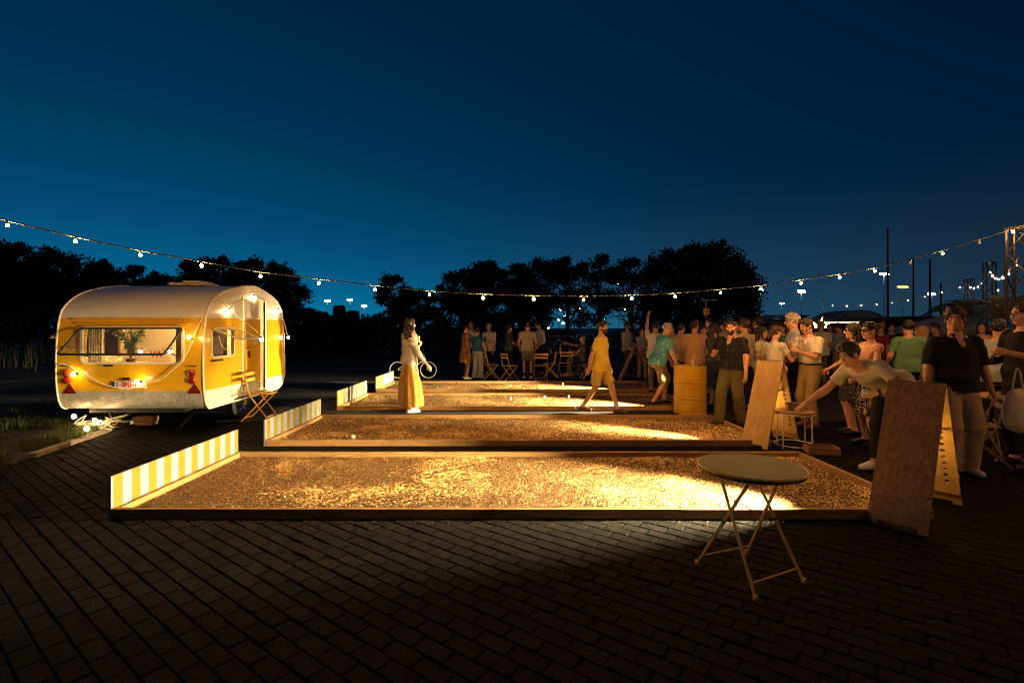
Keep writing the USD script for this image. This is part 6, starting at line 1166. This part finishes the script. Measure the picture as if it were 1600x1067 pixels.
person('man in green tee seen from behind, left of the tall man in black', at(1419, 8.6), -.15, H=1.74, res=.010, skin_c=S1, hair=('short', 'hair_dark'), bulk=1.08, top=('tee', green, K(sleeve=.75, hem=-.08, loose=1.14)), bottom=('trousers', dkgreen), hands=[(-.24, .18, .95), (.25, .16, .92)], head=(-.3, 0), group=CG_)
person('blond woman in printed top next to the man in green tee', at(1440, 9.6), .9, H=1.65, res=.012, sex='f', skin_c=S2, hair=('long', 'hair_blond'), top=('top', 'cloth_floral', K(sleeve=.5)), bottom=('trousers', grey), group=CG_)
person('man in grey blue tee seen from behind at the right', at(1560, 7.1), -.6, H=1.72, res=.010, skin_c=S1, hair=('short', 'hair_dark'), bulk=1.15, top=('tee', palebl, K(sleeve=.7, hem=-.08, loose=1.12)), bottom=('trousers', black), hands=[(-.24, .14, .9), (.18, .32, 1.15)], head=(-.5, 0), group=CG_)
person('man with glasses and dark jacket at the right edge, in profile', at(1600, 5.7), 1.45, H=1.90, res=.0085, skin_c=S2, hair=('crop', 'hair_brown'), glasses='clear', top=('jacket', black, K(sleeve=1.5, hem=-.08)), bottom=('trousers', black), hands=[(-.18, .30, 1.22), (.2, .24, 1.1)], curl=(.8, .8), group=CG_)
# farther heads of the crowd in front of the bar
FR = np.random.default_rng(17)
far = [(1283, 13.2, 1.78, 0.1, ('short', 'hair_blond'), white, 'blond man in white shirt seen from behind against the glowing fire', 'm'), (1311, 14.0, 1.74, .6, ('short', 'hair_dark'), palebl, 'man in blue shirt right of the blond man by the fire', 'm'), (1296, 16.5, 1.72, 2.6, ('short', 'hair_brown'), white, 'man in white facing the viewer, under the fire', 'm'),
       (1325, 17.5, 1.70, -1.2, ('long', 'hair_brown'), white, 'woman in white deep in the crowd right of the fire', 'f'), (1350, 11.2, 1.74, 1.2, ('full', 'hair_dark'), black, 'dark haired man in black behind the woman with bun', 'm'), (1376, 12.4, 1.72, 1.6, ('full', 'hair_blond'), red, 'curly blond woman behind the woman with bun', 'f'), (1393, 14.2, 1.72, 2.5, ('short', 'hair_dark'), navy, 'man in navy with lit face left of the man in green tee', 'm'), (1403, 17.0, 1.68, 2.9, ('bun', 'hair_brown'), salmon, 'woman in salmon deep in the crowd left of the man in green tee', 'f'),
       (1222, 12.5, 1.72, 2.0, ('short', 'hair_brown'), green, 'man in green deep in the crowd behind the woman with hair tied up', 'm'), (1202, 14.0, 1.70, -2.0, ('short', 'hair_dark'), greyblue, 'man in grey blue deep in the crowd left of the old man', 'm'), (1150, 12.6, 1.76, 3.0, ('short', 'hair_brown'), palebl, 'man in pale blue deep in the crowd right of the bearded man', 'm'), (1174, 14.6, 1.70, 1.6, ('bob', 'hair_brown'), red, 'woman in red deep in the crowd above the lit yellow stand', 'f'), (1131, 12.8, 1.80, .8, ('full', 'hair_brown'), cream, 'man in cream deep in the crowd just behind the bearded man', 'm'), (1050, 14.5, 1.70, 2.4, ('short', 'hair_dark'), salmon, 'man in salmon shirt glimpsed between the teal shirted man and the drum', 'm'),
       (1338, 20.0, 1.75, 2.0, ('short', 'hair_dark'), white, 'man in white farthest back below the right end of the bar', 'm'), (1268, 19.0, 1.74, -.8, ('short', 'hair_brown'), beige, 'man in beige farthest back below the fire', 'm'), (1368, 16.5, 1.76, .4, ('short', 'hair_dark'), greyblue, 'man in grey turned away behind the curly blond woman', 'm'), (1535, 11.0, 1.74, 2.2, ('bob', 'hair_dark'), salmon, 'woman in salmon under the palms at the right', 'f'), (1462, 12.5, 1.72, 1.2, ('short', 'hair_brown'), navy, 'man in navy beside the pale canopy', 'm')]
for px, Y, H, fc, hr, tp_, lab, sx in far:
    person(lab, at(px, Y), fc, H=H, res=.0165, sex=sx, skin_c=(S1, S2, S3)[FR.integers(3)], hair=hr, top=('shirt', tp_, K(sleeve=.65)), bottom=('trousers', (black, navy, khaki, grey)[FR.integers(4)]), hands=[(-.15, .28, 1.1), (.22, .12, .9)] if FR.random() < .5 else None, shoes=None, group='far crowd in front of the bar')
glass('glass of beer in the white shirted man\'s hand behind the long skirt', G(654, 10.25, 1.30), 'beer', .13)
glass('glass held by the man in white shirt with the belt', G(1252, 7.85, 1.28), 'beer', .13)
glass('glass held by the woman in white tee with hair tied up', G(1238, 8.05, 1.16), 'beer', .13)
